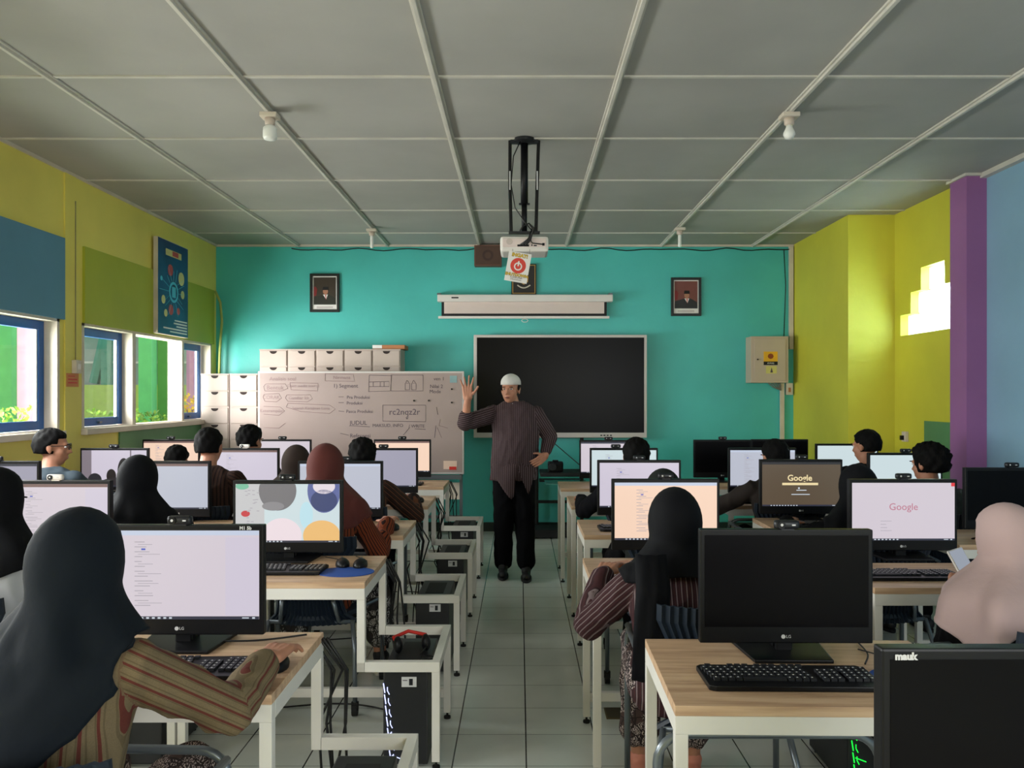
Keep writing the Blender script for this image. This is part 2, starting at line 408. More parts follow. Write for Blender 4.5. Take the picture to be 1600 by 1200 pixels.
def shrub(x, y, r, h, label, m=M['leaf'], n=900):
    mb = MB()
    for i in range(n):
        a = R.random()*2*PI; rr = r*math.sqrt(R.random()); z = -.1+(h+.1)*(.15+.85*R.random()); rr *= 1.15-.5*z/h
        c = V(x+rr*math.cos(a), y+rr*math.sin(a), z); d = V(R.uniform(-1, 1), R.uniform(-1, 1), R.uniform(.1, 1)).normalized(); s_ = d.cross(V(R.uniform(-1, 1), R.uniform(-1, 1), .3)).normalized()
        L = R.uniform(.04, .085); wd = L*.28
        mb.add([c, c+d*L*.5+s_*wd, c+d*L, c+d*L*.5-s_*wd], [(0, 1, 2, 3)])
    o = mb.build('shrub', m); tag(o, label, 'shrub')
    st = MB()
    for i in range(7): a = i*.9; st.tube([(x, y, -.1), (x+r*.4*math.cos(a), y+r*.4*math.sin(a), h*.85)], .008, 5)
    st.build('stem', mat('bark', (90, 80, 50)), o)
shrub(-4.9, 7.6, .45, 1.36, 'leafy shrub at the foot of the nearest window')
shrub(-4.9, 9.5, .5, 1.30, 'leafy shrub below the pale building in the second window', n=1000)
shrub(-5.1, 10.75, .45, 1.26, 'leafy shrub at the base of the green column outside')
shrub(-4.9, 12.2, .4, 1.5, 'yellow flowering bush seen in the right pane', M['flower'], 600)
shrub(-4.95, 11.5, .35, 1.2, 'small leafy bush beside the yellow flowering bush')

# ------------------------------------------------------------------ front wall objects
def frame_pic(px0, px1, py0, py1, label, suit, bgc, name='portrait'):
    a = W(px0, py1, YF); b = W(px1, py0, YF); w_ = b.x-a.x; h_ = b.z-a.z
    o = empty(name, ((a.x+b.x)/2, YF, (a.z+b.z)/2), 0, label, 'picture')
    W2, H2 = w_/2, h_/2; e = .028
    MB().box(-W2, -W2+e, -.03, -.002, -H2, H2).box(W2-e, W2, -.03, -.002, -H2, H2).box(-W2+e, W2-e, -.03, -.002, -H2, -H2+e).box(-W2+e, W2-e, -.03, -.002, H2-e, H2).build('frame', M['wood_frame'], o, bevel=.003)
    MB().box(-W2+e, W2-e, -.014, -.003, -H2+e, H2-e).build('mount', M['paper'], o)
    i = e+.012; zb = -H2+e+.055
    pic = MB().box(-W2+i, W2-i, -.016, -.013, zb, H2-i).build('photograph', mat('photo_back', bgc, .5, .1), o)
    MB().prism([(-W2+i, zb), (W2-i, zb), (W2-i-.005, zb+.07), (.05, zb+.11), (-.02, zb+.11), (-W2+i+.005, zb+.08)], -.0175, -.015).build('jacket', mat('photo_suit', suit, .6), pic)
    MB().prism([(-.02, zb+.11), (.035, zb+.11), (.015, zb+.06)], -.0185, -.016).build('shirt_front', M['paper'], pic)
    MB().prism([(.004, zb+.108), (.016, zb+.108), (.013, zb+.05)], -.0195, -.017).build('tie', M['red'], pic)
    MB().prism([(.008+.028*math.cos(q*PI/6), zb+.145+.036*math.sin(q*PI/6)) for q in range(12)], -.0185, -.016).build('face', M['skin'], pic)
    MB().prism([(-.024, zb+.16), (.04, zb+.16), (.036, zb+.195), (-.018, zb+.195)], -.0195, -.017).build('cap', M['blackm'], pic)
    MB().prism([(-W2+i+.002, zb+.09), (-W2+i+.03, zb+.10), (-W2+i+.04, zb+.17), (-W2+i+.02, zb+.2), (-W2+i+.002, zb+.19)], -.0175, -.015).build('flag', mat('photo_flag', (130, 30, 30), .6), pic)
    MB().box(-W2*.55, W2*.55, -.015, -.0135, -H2+e+.03, -H2+e+.034).box(-W2*.55, W2*.55, -.015, -.0135, -H2+e+.018, -H2+e+.022).build('caption', M['ink2'], o)
    return o
frame_pic(485, 531, 428, 488, 'framed portrait of a man in dark suit and black cap, left part of teal wall', (36, 38, 28), (56, 44, 32))
frame_pic(1048, 1095, 434, 494, 'framed portrait of a man in suit with red tie, right of the pull-down screen', (40, 40, 44), (120, 64, 56))
# emblem picture
a = W(799, 461, YF); b_ = W(838, 413, YF)
o = empty('emblem_picture', ((a.x+b_.x)/2, YF, (a.z+b_.z)/2), 0, 'black and gold framed emblem picture behind the hanging projector sign', 'picture'); W2 = (b_.x-a.x)/2; H2 = (b_.z-a.z)/2
MB().box(-W2, W2, -.03, -.002, -H2, H2).build('frame', M['wood_frame'], o, bevel=.003)
MB().box(-W2+.012, W2-.012, -.032, -.029, -H2+.012, H2-.012).build('gold_line', M['gold'], o)
MB().box(-W2+.02, W2-.02, -.034, -.03, -H2+.02, H2-.02).build('panel', mat('emblem_ground', (34, 30, 26), .5), o)
MB().tube([(-.07+.14*k/8, -.036, -.065-.03*math.sin(PI*k/8)) for k in range(9)], .008, 6).build('ribbon', M['cream'], o)
MB().prism([(-.05, .03), (.05, .03), (.045, -.03), (0, -.06), (-.045, -.03)], -.038, -.033).build('shield', M['gold'], o)
# brown loudspeaker
a = W(742, 418, YF); b_ = W(784, 386, YF); o = empty('wall_speaker', ((a.x+b_.x)/2, YF, (a.z+b_.z)/2), 0, 'square brown cloth-fronted loudspeaker under the ceiling beside the projector', 'loudspeaker')
MB().box(-.148, .148, -.12, -.002, -.112, .112).build('cabinet', mat('speaker_wood', (110, 70, 54), .6), o, bevel=.004)
MB().box(-.135, .135, -.124, -.119, -.10, .10).build('grille', M['brown'], o)
MB().lathe([(.06, -.1255), (.06, -.1238)], (0, 0, 0), 24, 'y').build('cone_ring', mat('speaker_ring', (70, 50, 44), .8), o)
MB().lathe([(.035, -.1275), (.035, -.1250)], (0, 0, 0), 24, 'y').build('dust_cap', M['brown'], o)
# projection screen
sY = YF-.10
o = empty('projection_screen', (0, YF, 2.5), 0, 'white pull-down projection screen almost fully rolled up on the teal wall', 'screen')
def PX(px, Y=YF-.08): return (px-VX)/F*Y
def PZ(py, Y=YF-.08): return CZ-(py-VY)/F*Y-2.5
MB().box(PX(684), PX(957), -.13, -.02, PZ(472), PZ(461)).build('housing', M['whiteplas'], o, bevel=.01)
MB().box(PX(690), PX(948), -.085, -.08, PZ(495), PZ(470)).build('black_border', M['blackm'], o)
MB().box(PX(694), PX(944), -.087, -.084, PZ(490), PZ(470)).build('screen_cloth', mat('screen_cloth', (222, 204, 196), .8, .02), o)
MB().box(PX(685), PX(952), -.10, -.075, PZ(498), PZ(494)).build('bottom_bar', M['whiteplas'], o, bevel=.004)
MB().tube([(PX(820)+.035*math.cos(q*PI/5), -.09, PZ(501)+.018*math.sin(q*PI/5)) for q in range(11)], .004, 6).build('pull_handle', M['white'], o)
MB().box(PX(706), PX(717), -.1315, -.13, PZ(467), PZ(465)).build('badge', M['black'], o)
for sx in (686, 954): MB().box(PX(sx)-.02, PX(sx)+.02, -.1, -.002, PZ(461), PZ(458)).build('wall_bracket', M['steel'], o)
# interactive display
tY = 8.62
o = empty('wall_display', (0, YF, 1.5), 0, 'large black flat display in a thin white frame behind the teacher', 'screen')
X0, X1 = (740-VX)/F*tY, (1011-VX)/F*tY; Z0, Z1 = -(684-VY)/F*tY, -(523-VY)/F*tY
MB().box(X0, X1, tY-YF, tY-YF+.09, Z0, Z1).build('bezel', mat('display_bezel', (205, 196, 190), .4, .02), o, bevel=.008)
MB().box(X0+.035, X1-.032, tY-YF-.002, tY-YF+.01, Z0+.055, Z1-.03).build('glass_panel', M['screenoff'], o)
MB().box(X0+.3, X1-.3, tY-YF+.085, -.001, Z0+.2, Z1-.2).build('wall_mount', M['darkmetal'], o)
mb = MB()
for q in range(4): mb.box((938+q*5-VX)/F*tY, (941+q*5-VX)/F*tY, tY-YF-.003, tY-YF+.001, Z0+.02, Z0+.032)
mb.build('button', M['black'], o)
MB().box((838-VX)/F*tY, (844-VX)/F*tY, tY-YF-.003, tY-YF+.001, Z0+.018, Z0+.04).build('front_sticker', M['label'], o)
# electric box
o = empty('electric_cabinet', (2.72, YF, 1.88), 0, 'beige metal electrical cabinet with yellow warning sticker near the lime wall', 'cabinet')
cm = mat('cabinet_beige', (196, 178, 158), .45, .03)
MB().box(-.235, .17, -.20, -.001, -.25, .25).build('body', cm, o, bevel=.005)
dr = MB().box(-.20, .14, -.208, -.2, -.225, .225).build('cabinet_door', cm, o, bevel=.004)
MB().lathe([(.008, -.222), (.008, -.207)], (-.165, 0, .0), 12, 'y').build('lock', M['darkmetal'], dr)
MB().box(-.10, .05, -.2095, -.2075, -.06, .085).build('warning_sticker', M['yellowsign'], dr)
MB().box(-.10, .05, -.2105, -.2085, -.06, -.022).build('sticker_band', M['blackm'], dr)
MB().prism([(-.025+.032*math.cos(q*PI/4), .035+.03*math.sin(q*PI/4)) for q in range(8)], -.2105, -.2085).build('sticker_mark', mat('sticker_orange', (150, 70, 20), .6), dr)
txt('AWAS', .026, dr, (-.025, -.2112, -.041), FR, M['paper'])
MB().box(-.075, .04, -.2092, -.2075, -.15, -.07).build('small_sticker', mat('pale_yellow', (216, 206, 120), .6), dr)
MB().prism([(-.03, -.14), (0.0, -.14), (-.015, -.085)], -.2105, -.2085).build('sticker_symbol', M['ink'], dr)
tag(MB().box(2.955, 3.0, YF-.04, YF-.001, 2.0, H-.02).build('cable_trunking', M['cream'], bevel=.003), 'white cable trunking running up the corner above the electrical cabinet', 'conduit')
tag(MB().box(2.855, 2.90, YF-.04, YF-.013, 0, 1.627).build('cable_trunking', M['cream'], bevel=.003), 'white cable trunking running down below the electrical cabinet', 'conduit')
o = MB().box(2.92, 2.99, YF-.05, YF-.001, 1.50, 1.63).build('switch_box', M['cream'], bevel=.004); tag(o, 'small beige switch box under the right edge of the electrical cabinet', 'switch')
MB().box(2.94, 2.965, YF-.053, YF-.049, 1.53, 1.58).build('rocker', M['orange'], o)
mb = MB()
for k in range(5): mb.tube([(2.72+.03*k, YF-.05, 1.63), (2.77+.02*k, YF-.06, 1.585+.008*k), (2.86, YF-.045, 1.55)], .006, 6)
tag(mb.build('cable_bundle', mat('grey_cable', (120, 116, 110), .6)), 'loose grey cables under the electrical cabinet', 'cable')
# black cable slung along the ceiling line
pts = [(-2.5+5.5*k/60, YF-.03, 3.105-.018*abs(math.sin(k*.42))-.008*math.sin(k*1.3)) for k in range(61)]
tag(MB().tube(pts, .006, 6).build('wall_cable', M['wire'], smooth=True), 'thin black cable drooping along the top of the teal wall', 'cable')
tag(MB().tube([(2.9, YF-.02, 3.1), (2.92, YF-.02, 2.7), (2.9, YF-.02, 2.13)], .005, 6).build('wall_cable', M['wire'], smooth=True), 'thin black cable hanging down to the electrical cabinet', 'cable')
# left corner conduit
tag(MB().tube([(XL+.06, 8.62, 2.62), (XL+.10, 8.66, 2.5), (XL+.11, 8.68, 2.3), (XL+.08, 8.7, 2.0), (XL+.06, 8.7, 1.3)], .014, 8).build('corner_pipe', mat('pipe_green', (150, 160, 80), .5), smooth=True), 'bent thin pipe in the corner beside the green panel', 'pipe')
# switch and note on the left wall
tag(MB().box(XL+.012, XL+.018, 5.985, 5.992, 1.76, 2.95).build('wall_cable', mat('grey_conduit', (150, 140, 90), .6)), 'thin vertical conduit on the yellow pier between windows', 'cable')
o = MB().box(XL+.012, XL+.05, 5.94, 6.01, 1.66, 1.76).build('light_switch', M['cream'], bevel=.004); tag(o, 'small white light switch on the yellow pier between windows', 'switch')
MB().box(XL+.05, XL+.055, 5.96, 5.99, 1.69, 1.73).build('rocker', M['whiteplas'], o)
o = MB().box(XL+.012, XL+.016, 5.87, 6.03, 1.56, 1.66).build('paper_note', mat('note_orange', (200, 130, 80), .7)); tag(o, 'small orange paper note under the light switch', 'note')
MB().box(XL+.016, XL+.0165, 5.89, 6.01, 1.585, 1.595).box(XL+.016, XL+.0165, 5.89, 6.01, 1.61, 1.62).box(XL+.016, XL+.0165, 5.89, 5.98, 1.635, 1.642).build('writing', M['red'], o)
# poster
o = empty('poster', (XL+.02, 7.58, 2.5), 0, 'tall dark blue technology poster hanging on the left wall', 'poster')
MB().box(.0, .04, -.33, .33, -.44, .44).build('backing_board', M['cream'], o)
t = NT('poster_blue'); t.l(t.ramp(t.noise(3, t.obj()), [(.35, srgb(10, 40, 92)), (.7, srgb(20, 78, 128))]), t.b.inputs['Base Color']); t.b.inputs['Roughness'].default_value = .35
MB().box(.04, .042, -.325, .325, -.435, .435).build('print', t.m, o)
def disc(o, y, z, r, m, nm='printed_icon', d=.0432): MB().prism([(y+r*math.cos(q*PI/8), z+r*math.sin(q*PI/8)) for q in range(16)], .0415, d, 'x').build(nm, m, o)
cy = mat('cyan_print', (90, 190, 215), .5); cr = mat('red_print', (190, 70, 70), .5); yl = mat('yellow_print', (210, 200, 130), .5)
disc(o, 0, -.03, .10, cy); disc(o, 0, -.03, .075, t.m, d=.0438); MB().box(.0415, .045, -.04, .04, -.08, .02).build('printed_icon', cy, o)
disc(o, -.07, .17, .055, cr); disc(o, .17, .12, .065, yl); disc(o, .2, -.03, .04, yl); disc(o, -.22, -.12, .04, yl); disc(o, -.17, -.24, .035, yl); disc(o, -.06, -.2, .05, cr); disc(o, .1, -.2, .035, cr); disc(o, -.26, .07, .022, cy)
for q in range(10):
    a = q*.63; MB().box(.0415, .0428, 0, .001, 0, .001).v
mb = MB()
for q in range(16):
    a = q*2*PI/16; mb.tube([(.0425, .11*math.cos(a), -.03+.11*math.sin(a)), (.0425, (.2+.05*(q % 3))*math.cos(a), -.03+(.2+.04*(q % 2))*math.sin(a))], .002, 4)
mb.build('printed_lines', cy, o)
MB().box(.0415, .043, -.17, .17, .30, .36).build('printed_banner', yl, o); MB().box(.0415, .044, -.03, .1, .31, .355).build('printed_banner', cr, o)
mb = MB()
for q, (a, b) in enumerate(((.02, .3), (.0, .3), (.06, .3), (-.22, .3), (-.08, .3))): mb.box(.0415, .043, a, b, -.30-.028*q, -.287-.028*q)
mb.build('printed_text', M['paper'], o)

# ceiling lamps
def lamp(x, y, kind, label):
    o = empty('ceiling_lamp', (x, y, H), 0, label, 'lamp', None)
    MB().box(-.05, .05, -.045, .045, -.05, -.024).build('lamp_base', M['cream'], o, bevel=.006)
    MB().lathe([(.03, -.05), (.028, -.085), (.022, -.09)], n=16).build('socket', mat('bakelite', (200, 184, 170), .5), o, smooth=True)
    prof = {0: [(.02, -.088), (.038, -.105), (.04, -.125), (.04, -.16), (.034, -.172), (.01, -.175)],
            1: [(.016, -.088), (.02, -.105), (.032, -.13), (.034, -.145), (.024, -.165), (.005, -.172)],
            2: [(.014, -.088), (.016, -.10), (.016, -.20), (.012, -.208), (.004, -.21)]}[kind]
    MB().lathe(prof, n=20).build('bulb', mat('milk_glass', (236, 236, 230), .3, 0), o, smooth=True)
lamp(-1.445, 4.63, 0, 'white bulb lamp on the ceiling, nearer left one, fat bulb')
lamp(1.56, 4.63, 1, 'white bulb lamp on the ceiling, nearer right one, small round bulb')
lamp(-1.45, 7.85, 2, 'slim tube bulb lamp on the ceiling far left near the teal wall')
lamp(1.56, 7.80, 2, 'slim tube bulb lamp on the ceiling far right near the teal wall')

# projector with its mount
o = empty('projector', (.03, 5.16, H), 0, 'white projector on a black telescopic ceiling mount over the aisle', 'projector')
MB().lathe([(.07, -.0), (.07, -.02), (.03, -.03)], n=20).build('mount_plate', M['darkmetal'], o)
MB().box(-.09, .09, -.015, .015, -.03, -.008).build('mount_bracket', M['darkmetal'], o)
MB().tube([(0, 0, -.02), (0, -.002, -.42)], .024, 14).build('mount_pole', M['black'], o, smooth=True)
MB().tube([(0, 0, -.40), (0, 0, -.60)], .018, 14).build('mount_pole', M['black'], o, smooth=True)
MB().box(-.035, .035, -.01, .01, -.425, -.415).build('pole_pin', M['darkmetal'], o)
for s in (-1, 1):
    MB().tube([(s*.092, 0, -.01), (s*.088-.005, 0, -.30), (s*.08-.005, .0, -.60)], .011, 6).build('side_rod', M['black'], o)
    MB().box(s*.088-.009, s*.088-.001, -.013, -.0105, -.33, -.21).build('rod_slot', M['label'], o)
MB().box(-.10, .10, -.03, .03, -.61, -.60).build('mount_bracket', M['darkmetal'], o)
hs = MB().box(-.155, .155, -.02, .22, -.73, -.63).build('projector_body', M['whiteplas'], o, bevel=.018)
MB().box(-.14, .14, -.023, -.018, -.70, -.645).build('rear_panel', mat('panel_pinkish', (226, 208, 202), .5), hs, bevel=.003)
MB().lathe([(.02, -.0255), (.02, -.022)], (-.096, 0, -.665), 20, 'y').build('rear_speaker', mat('pale_grille', (205, 190, 182), .7), hs)
MB().box(-.045, .03, -.026, -.022, -.697, -.685).box(.045, .052, -.026, -.022, -.694, -.684).box(.06, .08, -.026, -.022, -.695, -.688).box(.115, .13, -.026, -.022, -.692, -.675).build('port', M['black'], hs)
mb = MB()
for q in range(3): mb.tube([(-.03+.02*q, -.026, -.69), (.02+.01*q, -.06, -.66), (.06, -.04, -.60+.01*q), (.03, -.03, -.55), (-.01, -.035, -.57), (-.03, -.03, -.60)], .005, 6)
mb.tube([(.12, -.026, -.684), (.05, -.05, -.68), (.03, -.05, -.64), (.05, -.03, -.58)], .004, 6)
mb.tube([(-.02, -.03, -.01), (-.07, -.03, -.12), (-.085, -.03, -.30), (-.06, -.03, -.45), (0, -.03, -.54), (.05, -.04, -.6)], .004, 6)
mb.build('cable', M['wire'], o, smooth=True)
# hanging sign
o = empty('hanging_sign', (.005, 5.12, 2.41), 0, 'white paper sign with a red power symbol hanging from the projector', 'sign')
rot = Matrix.Rotation(math.radians(10), 4, 'Y')
sg = MB().box(-.073, .073, -.001, .001, -.19, 0, rot).build('sheet', M['paper'], o)
sr = (PI/2, math.radians(10), 0)
def sp_(x, z, y=-.002): q = rot @ V(x, 0, z); return (q.x, y, q.z)
def disc2(r0, r1, c, m, nm, d=-.002):
    mb = MB(); n = 28; vs = []
    for q in range(n): 
        a = q*2*PI/n; vs += [V(*sp_(c[0]+r1*math.cos(a), c[1]+r1*math.sin(a), d)), V(*sp_(c[0]+r0*math.cos(a), c[1]+r0*math.sin(a), d))]
    mb.add(vs, [(2*q, 2*q+1, (2*q+3) % (2*n), (2*q+2) % (2*n)) for q in range(n)]); mb.build(nm, m, o)
disc2(.001, .05, (0, -.085), mat('sign_red', (214, 62, 48), .5), 'red_disc', -.0015)
disc2(.018, .026, (0, -.09), M['paper'], 'power_symbol', -.0025)
MB().box(-.0045, .0045, -.003, -.0028, -.088, -.055, rot).build('power_symbol', M['paper'], o)
txt('INGAT!', .031, o, sp_(0, -.02, -.0016), sr, M['ink'], bold=.0022); txt('SHUTDOWN', .025, o, sp_(0, -.146, -.0016), sr, M['ink'], bold=.002)
txt('INGAT!', .031, o, sp_(0, -.02, -.0026), sr, M['amber'], bold=.001); txt('SHUTDOWN', .025, o, sp_(0, -.146, -.0026), sr, M['amber'], bold=.0008)
txt('KOMPUTER', .015, o, sp_(0, -.163), sr, M['ink']); txt('SETELAH DIPAKAI', .009, o, sp_(0, -.176), sr, M['ink'])
MB().tube([(-.05, 0, .0), (-.05, .03, .04)], .001, 4).build('string', M['wire'], o); MB().tube([(.06, 0, -.01), (.06, .03, .04)], .001, 4).build('string', M['wire'], o)

# drawer towers
dm = mat('drawer_white', (186, 170, 160), .5, .04)
def tower(x, y, z0, n, label, group):
    o = empty('drawer_tower', (x, y, z0), 0, label, 'cabinet', group)
    h = .171*n; w2 = .1475
    MB().box(-w2+.002, w2-.002, .012, .33, 0, h).build('body', dm, o)
    for k in range(n):
        z = k*.171
        d = MB().box(-w2+.012, w2-.012, 0, .02, z+.006+(.006 if k % 2 == 0 else 0), z+.167).build('drawer', dm, o, bevel=.003)
        MB().prism([(.038*math.cos(PI+q*PI/10), z+.163+.03*math.sin(PI+q*PI/10)) for q in range(11)], -.002, .001).build('finger_notch', M['brown'] if 0 else mat('notch_shade', (40, 28, 24), .8), d)  # flat half-disc, no hole cut; the cut-out's shade is put into its dark colour
    MB().box(-w2, w2, -.0, .335, h, h+.012).build('top_board', dm, o)
for k in range(2):
    x = (335.5+45*k-VX)/F*8.35
    tower(x, 8.35, 0, 10, ('leftmost' if k == 0 else 'second')+' low white drawer tower, by the left window corner', None)
bench = MB().box(-2.68, -1.30, 8.36, 8.72, 0, .256).build('low_bench', M['cream'], bevel=.005); tag(bench, 'low white bench under the row of drawer towers behind the whiteboard', 'bench')
for k, nm in enumerate(('first', 'second', 'third', 'fourth', 'fifth')):
    x = (427+44.2*k-VX)/F*8.38+.0
    tower(x, 8.38, .257, 10, nm+' from the left of the tall white drawer towers behind the whiteboard', None)
o = MB().box(0, .34, 0, .26, 0, .045).build('cardboard_box', M['orange'], bevel=.004); o.location = ((582-VX)/F*8.42, 8.42, 1.981); tag(o, 'flat orange-brown cardboard box on the rightmost tall drawer tower', 'box')
MB().box(0, .10, -.003, .1, .008, .043).build('white_label', M['paper'], o)

# whiteboard
wY = 8.0
o = empty('whiteboard', (0, wY, 0), 0, 'large white rolling whiteboard covered with faint marker notes', 'whiteboard')
def wx(px): return (px-VX)/F*wY
def wz(py): return CZ-(py-VY)/F*wY
MB().box(wx(403), wx(725), 0, .03, wz(741), wz(580)).build('board_frame', mat('alu_frame', (190, 184, 180), .4, .02, metal=.3), o, bevel=.004)
bd = MB().box(wx(406), wx(722), -.002, .01, wz(738), wz(583)).build('writing_surface', mat('board_white', (156, 138, 132), .35, .02), o)
MB().box(wx(600), wx(722), -.07, .0, wz(748), wz(742)).build('pen_tray', M['steel'], o)
for px in (412, 720):
    MB().box(wx(px)-.015, wx(px)+.015, .03, .06, .10, wz(590)).build('stand_post', M['steel'], o)
    MB().box(wx(px)-.02, wx(px)+.02, -.28, .28, .08, .11).build('stand_foot', M['steel'], o)
    for yy in (-.25, .25): MB().lathe([(.035, -.012), (.035, .012)], (wx(px), yy, .037), 14, 'x').build('caster', M['rubber'], o)
MB().box(wx(412), wx(720), .03, .055, .26, .29).build('cross_bar', M['steel'], o)
MB().box(wx(412), wx(720), .035, .04, .45, .62).build('back_shelf', M['cream'], o)
def strokes(pls, m, nm='marker_drawing', r=.0022):
    mb = MB()
    for pl in pls: mb.tube([(wx(x), -.003, wz(y)) for x, y in pl], r, 4)
    mb.build(nm, m, bd)
strokes([[(661, 586), (661, 611), (611, 611), (611, 586), (661, 586)], [(577, 586), (576, 612), (610, 611), (612, 587), (577, 586)], [(577, 597), (608, 596), (608, 604), (577, 604)], [(583, 597), (583, 604)], [(594, 597), (594, 604)], [(600, 597), (600, 604)],
         [(633, 609), (633, 599), (640, 599), (640, 609), (633, 609)], [(643, 609), (643, 599), (650, 599), (650, 609), (643, 609)], [(634, 598), (636, 594), (639, 598)], [(644, 598), (646, 594), (649, 598)],
         [(598, 633), (598, 658), (665, 659), (665, 633), (598, 633)], [(636, 650), (636, 654)], [(634, 652), (636, 655), (638, 652)], [(529, 620), (537, 620)], [(529, 629), (537, 629)], [(529, 642), (538, 643)], [(532, 677), (545, 680)], [(548, 665), (578, 667)], [(640, 668), (630, 680)], [(648, 670), (665, 671)],
         [(682, 636), (684, 648)], [(681, 665), (679, 684)]], M['ink'])
strokes([[(415, 600), (446, 600), (450, 607), (440, 611), (414, 611), (412, 604), (415, 600)], [(453, 598), (497, 599), (496, 611), (455, 609), (453, 598)], [(413, 616), (436, 615), (440, 622), (432, 628), (414, 627), (411, 620), (413, 616)], [(448, 617), (485, 617), (488, 623), (480, 628), (450, 627), (446, 622), (448, 617)],
         [(450, 630), (515, 633), (524, 639), (515, 646), (470, 643), (447, 636), (450, 630)], [(412, 635), (438, 636), (445, 642), (436, 649), (412, 647)], [(412, 668), (436, 669), (446, 661)], [(508, 584), (552, 585), (554, 596), (508, 595), (508, 584)], [(688, 655), (686, 665), (700, 669)], [(683, 668), (690, 684)]], M['ink2'])
for s, px, py, sz, c in (('Analisis soal', 442, 592, .055, 'ink2'), ('Bentuk', 430, 606, .06, 'ink2'), ('Open media source', 474, 603, .04, 'ink2'), ('CORAK', 424, 621, .05, 'ink2'), ('Gambar kit', 467, 622, .045, 'ink2'), ('Sejarah Kerajinan Lama', 486, 638, .04, 'ink2'), ('Keterampilan', 425, 642, .045, 'ink2'), ('Nirmana', 534, 590, .05, 'ink2'), ('1) Segment', 540, 603, .055, 'ink'),
                          ('Pra Produksi', 560, 621, .045, 'ink'), ('Produksi', 554, 630, .045, 'ink'), ('Pasca Produksi', 562, 643, .045, 'ink'), ('rc2nqz2r', 632, 644, .085, 'ink'), ('JUDUL', 560, 661, .06, 'ink'), ('MAKSUD, INFO', 606, 665, .045, 'ink'), ('/ WRITE', 651, 666, .045, 'ink'), ('Referensi', 563, 681, .055, 'ink'), ('ven 1', 686, 592, .05, 'ink'), ('Nilai 2', 682, 604, .05, 'ink'), ('Mode', 680, 612, .05, 'ink')):
    txt(s, sz, bd, (wx(px), -.0035, wz(py)), FR, M[c], 'handwriting', .0002)
for px, py in ((647, 626), (670, 626), (706, 608), (706, 629)): MB().lathe([(.009, -.012), (.009, -.002)], (wx(px), 0, wz(py)), 14, 'y').build('magnet', M['black'], bd)
MB().box(wx(703), wx(714), -.004, -.002, wz(598), wz(587)).build('taped_note', mat('note_teal', (130, 160, 160), .7), bd)
MB().box(wx(693), wx(714), -.004, -.002, wz(733), wz(720)).build('sticker', mat('sticker_pink', (220, 190, 170), .6), bd)
MB().box(wx(702), wx(713), -.006, -.003, wz(734), wz(729)).build('sticker_red', M['red'], bd)

# trolley with headset-like gear in front of display (between teacher and first right desk)
o = empty('equipment_stand', (.43, 8.45, 0), 0, 'slim black stand with a tray of gear left of the first right-hand desks', 'stand')
for x_ in (-.245, .245): MB().tube([(x_, .24, .03), (x_, .24, 1.3)], .02, 8).build('post', M['blackm'], o)
MB().box(-.25, .25, .18, .22, .33, .36).build('lower_bar', M['blackm'], o); MB().box(-.32, .30, -.12, .26, .012, .09).build('foot_frame', M['blackm'], o)
MB().box(-.22, .22, -.30, .2, .665, .70).build('tray', M['blackm'], o, bevel=.008)
MB().box(-.17, .26, -.38, .0, .595, .603).build('glass_shelf', mat('shelf_teal_glass', (90, 150, 138), .15), o)
MB().box(-.22, .22, .0, .22, .58, .596).build('shelf_bracket', M['blackm'], o)
o = empty('video_camera', (.37, 8.28, .701), 0, 'black bulky camera bag on the tray of the slim stand', 'camera')
MB().box(-.08, .08, -.05, .06, 0, .11).build('camera_body', M['black'], o, bevel=.02); MB().lathe([(.035, -.09), (.04, -.04)], (-.03, 0, .06), 16, 'y').build('camera_lens', M['darkmetal'], o); MB().box(-.03, .03, -.02, .03, .108, .125).build('viewfinder', M['black'], o, bevel=.006)
tag(MB().tube([(.25, 8.5, 1.16), (.33, 8.45, 1.02), (.52, 8.3, .86), (.62, 8.1, .78)], .005, 6).build('display_cable', M['wire'], smooth=True), 'black cable running diagonally from the display to the desk', 'cable')

# floor vent
o = MB().box(0, .095, 0, .13, .0, .004).build('floor_outlet', mat('brass_cover', (96, 84, 50), .5)); o.location = ((945-VX)/F*3.78, 3.70, 0); tag(o, 'small brass floor outlet cover in a tile of the right rows', 'outlet')
MB().box(.006, .089, .006, .124, .004, .0045).build('inset', mat('brass_dark', (70, 62, 44), .6), o)
# wall outlet on lime wall
o = MB().box(-.035, .035, -.03, 0, -.045, .045).build('wall_socket', M['cream'], bevel=.004); o.rotation_euler = (0, 0, PI/2*-1); o.location = (XR2-.001, 7.10, 1.13); o.rotation_euler = (0, 0, -PI/2); tag(o, 'cream wall socket with black plug on the lime wall', 'socket')
MB().box(-.008, .012, -.06, -.03, -.03, .01).build('plug', M['black'], o)

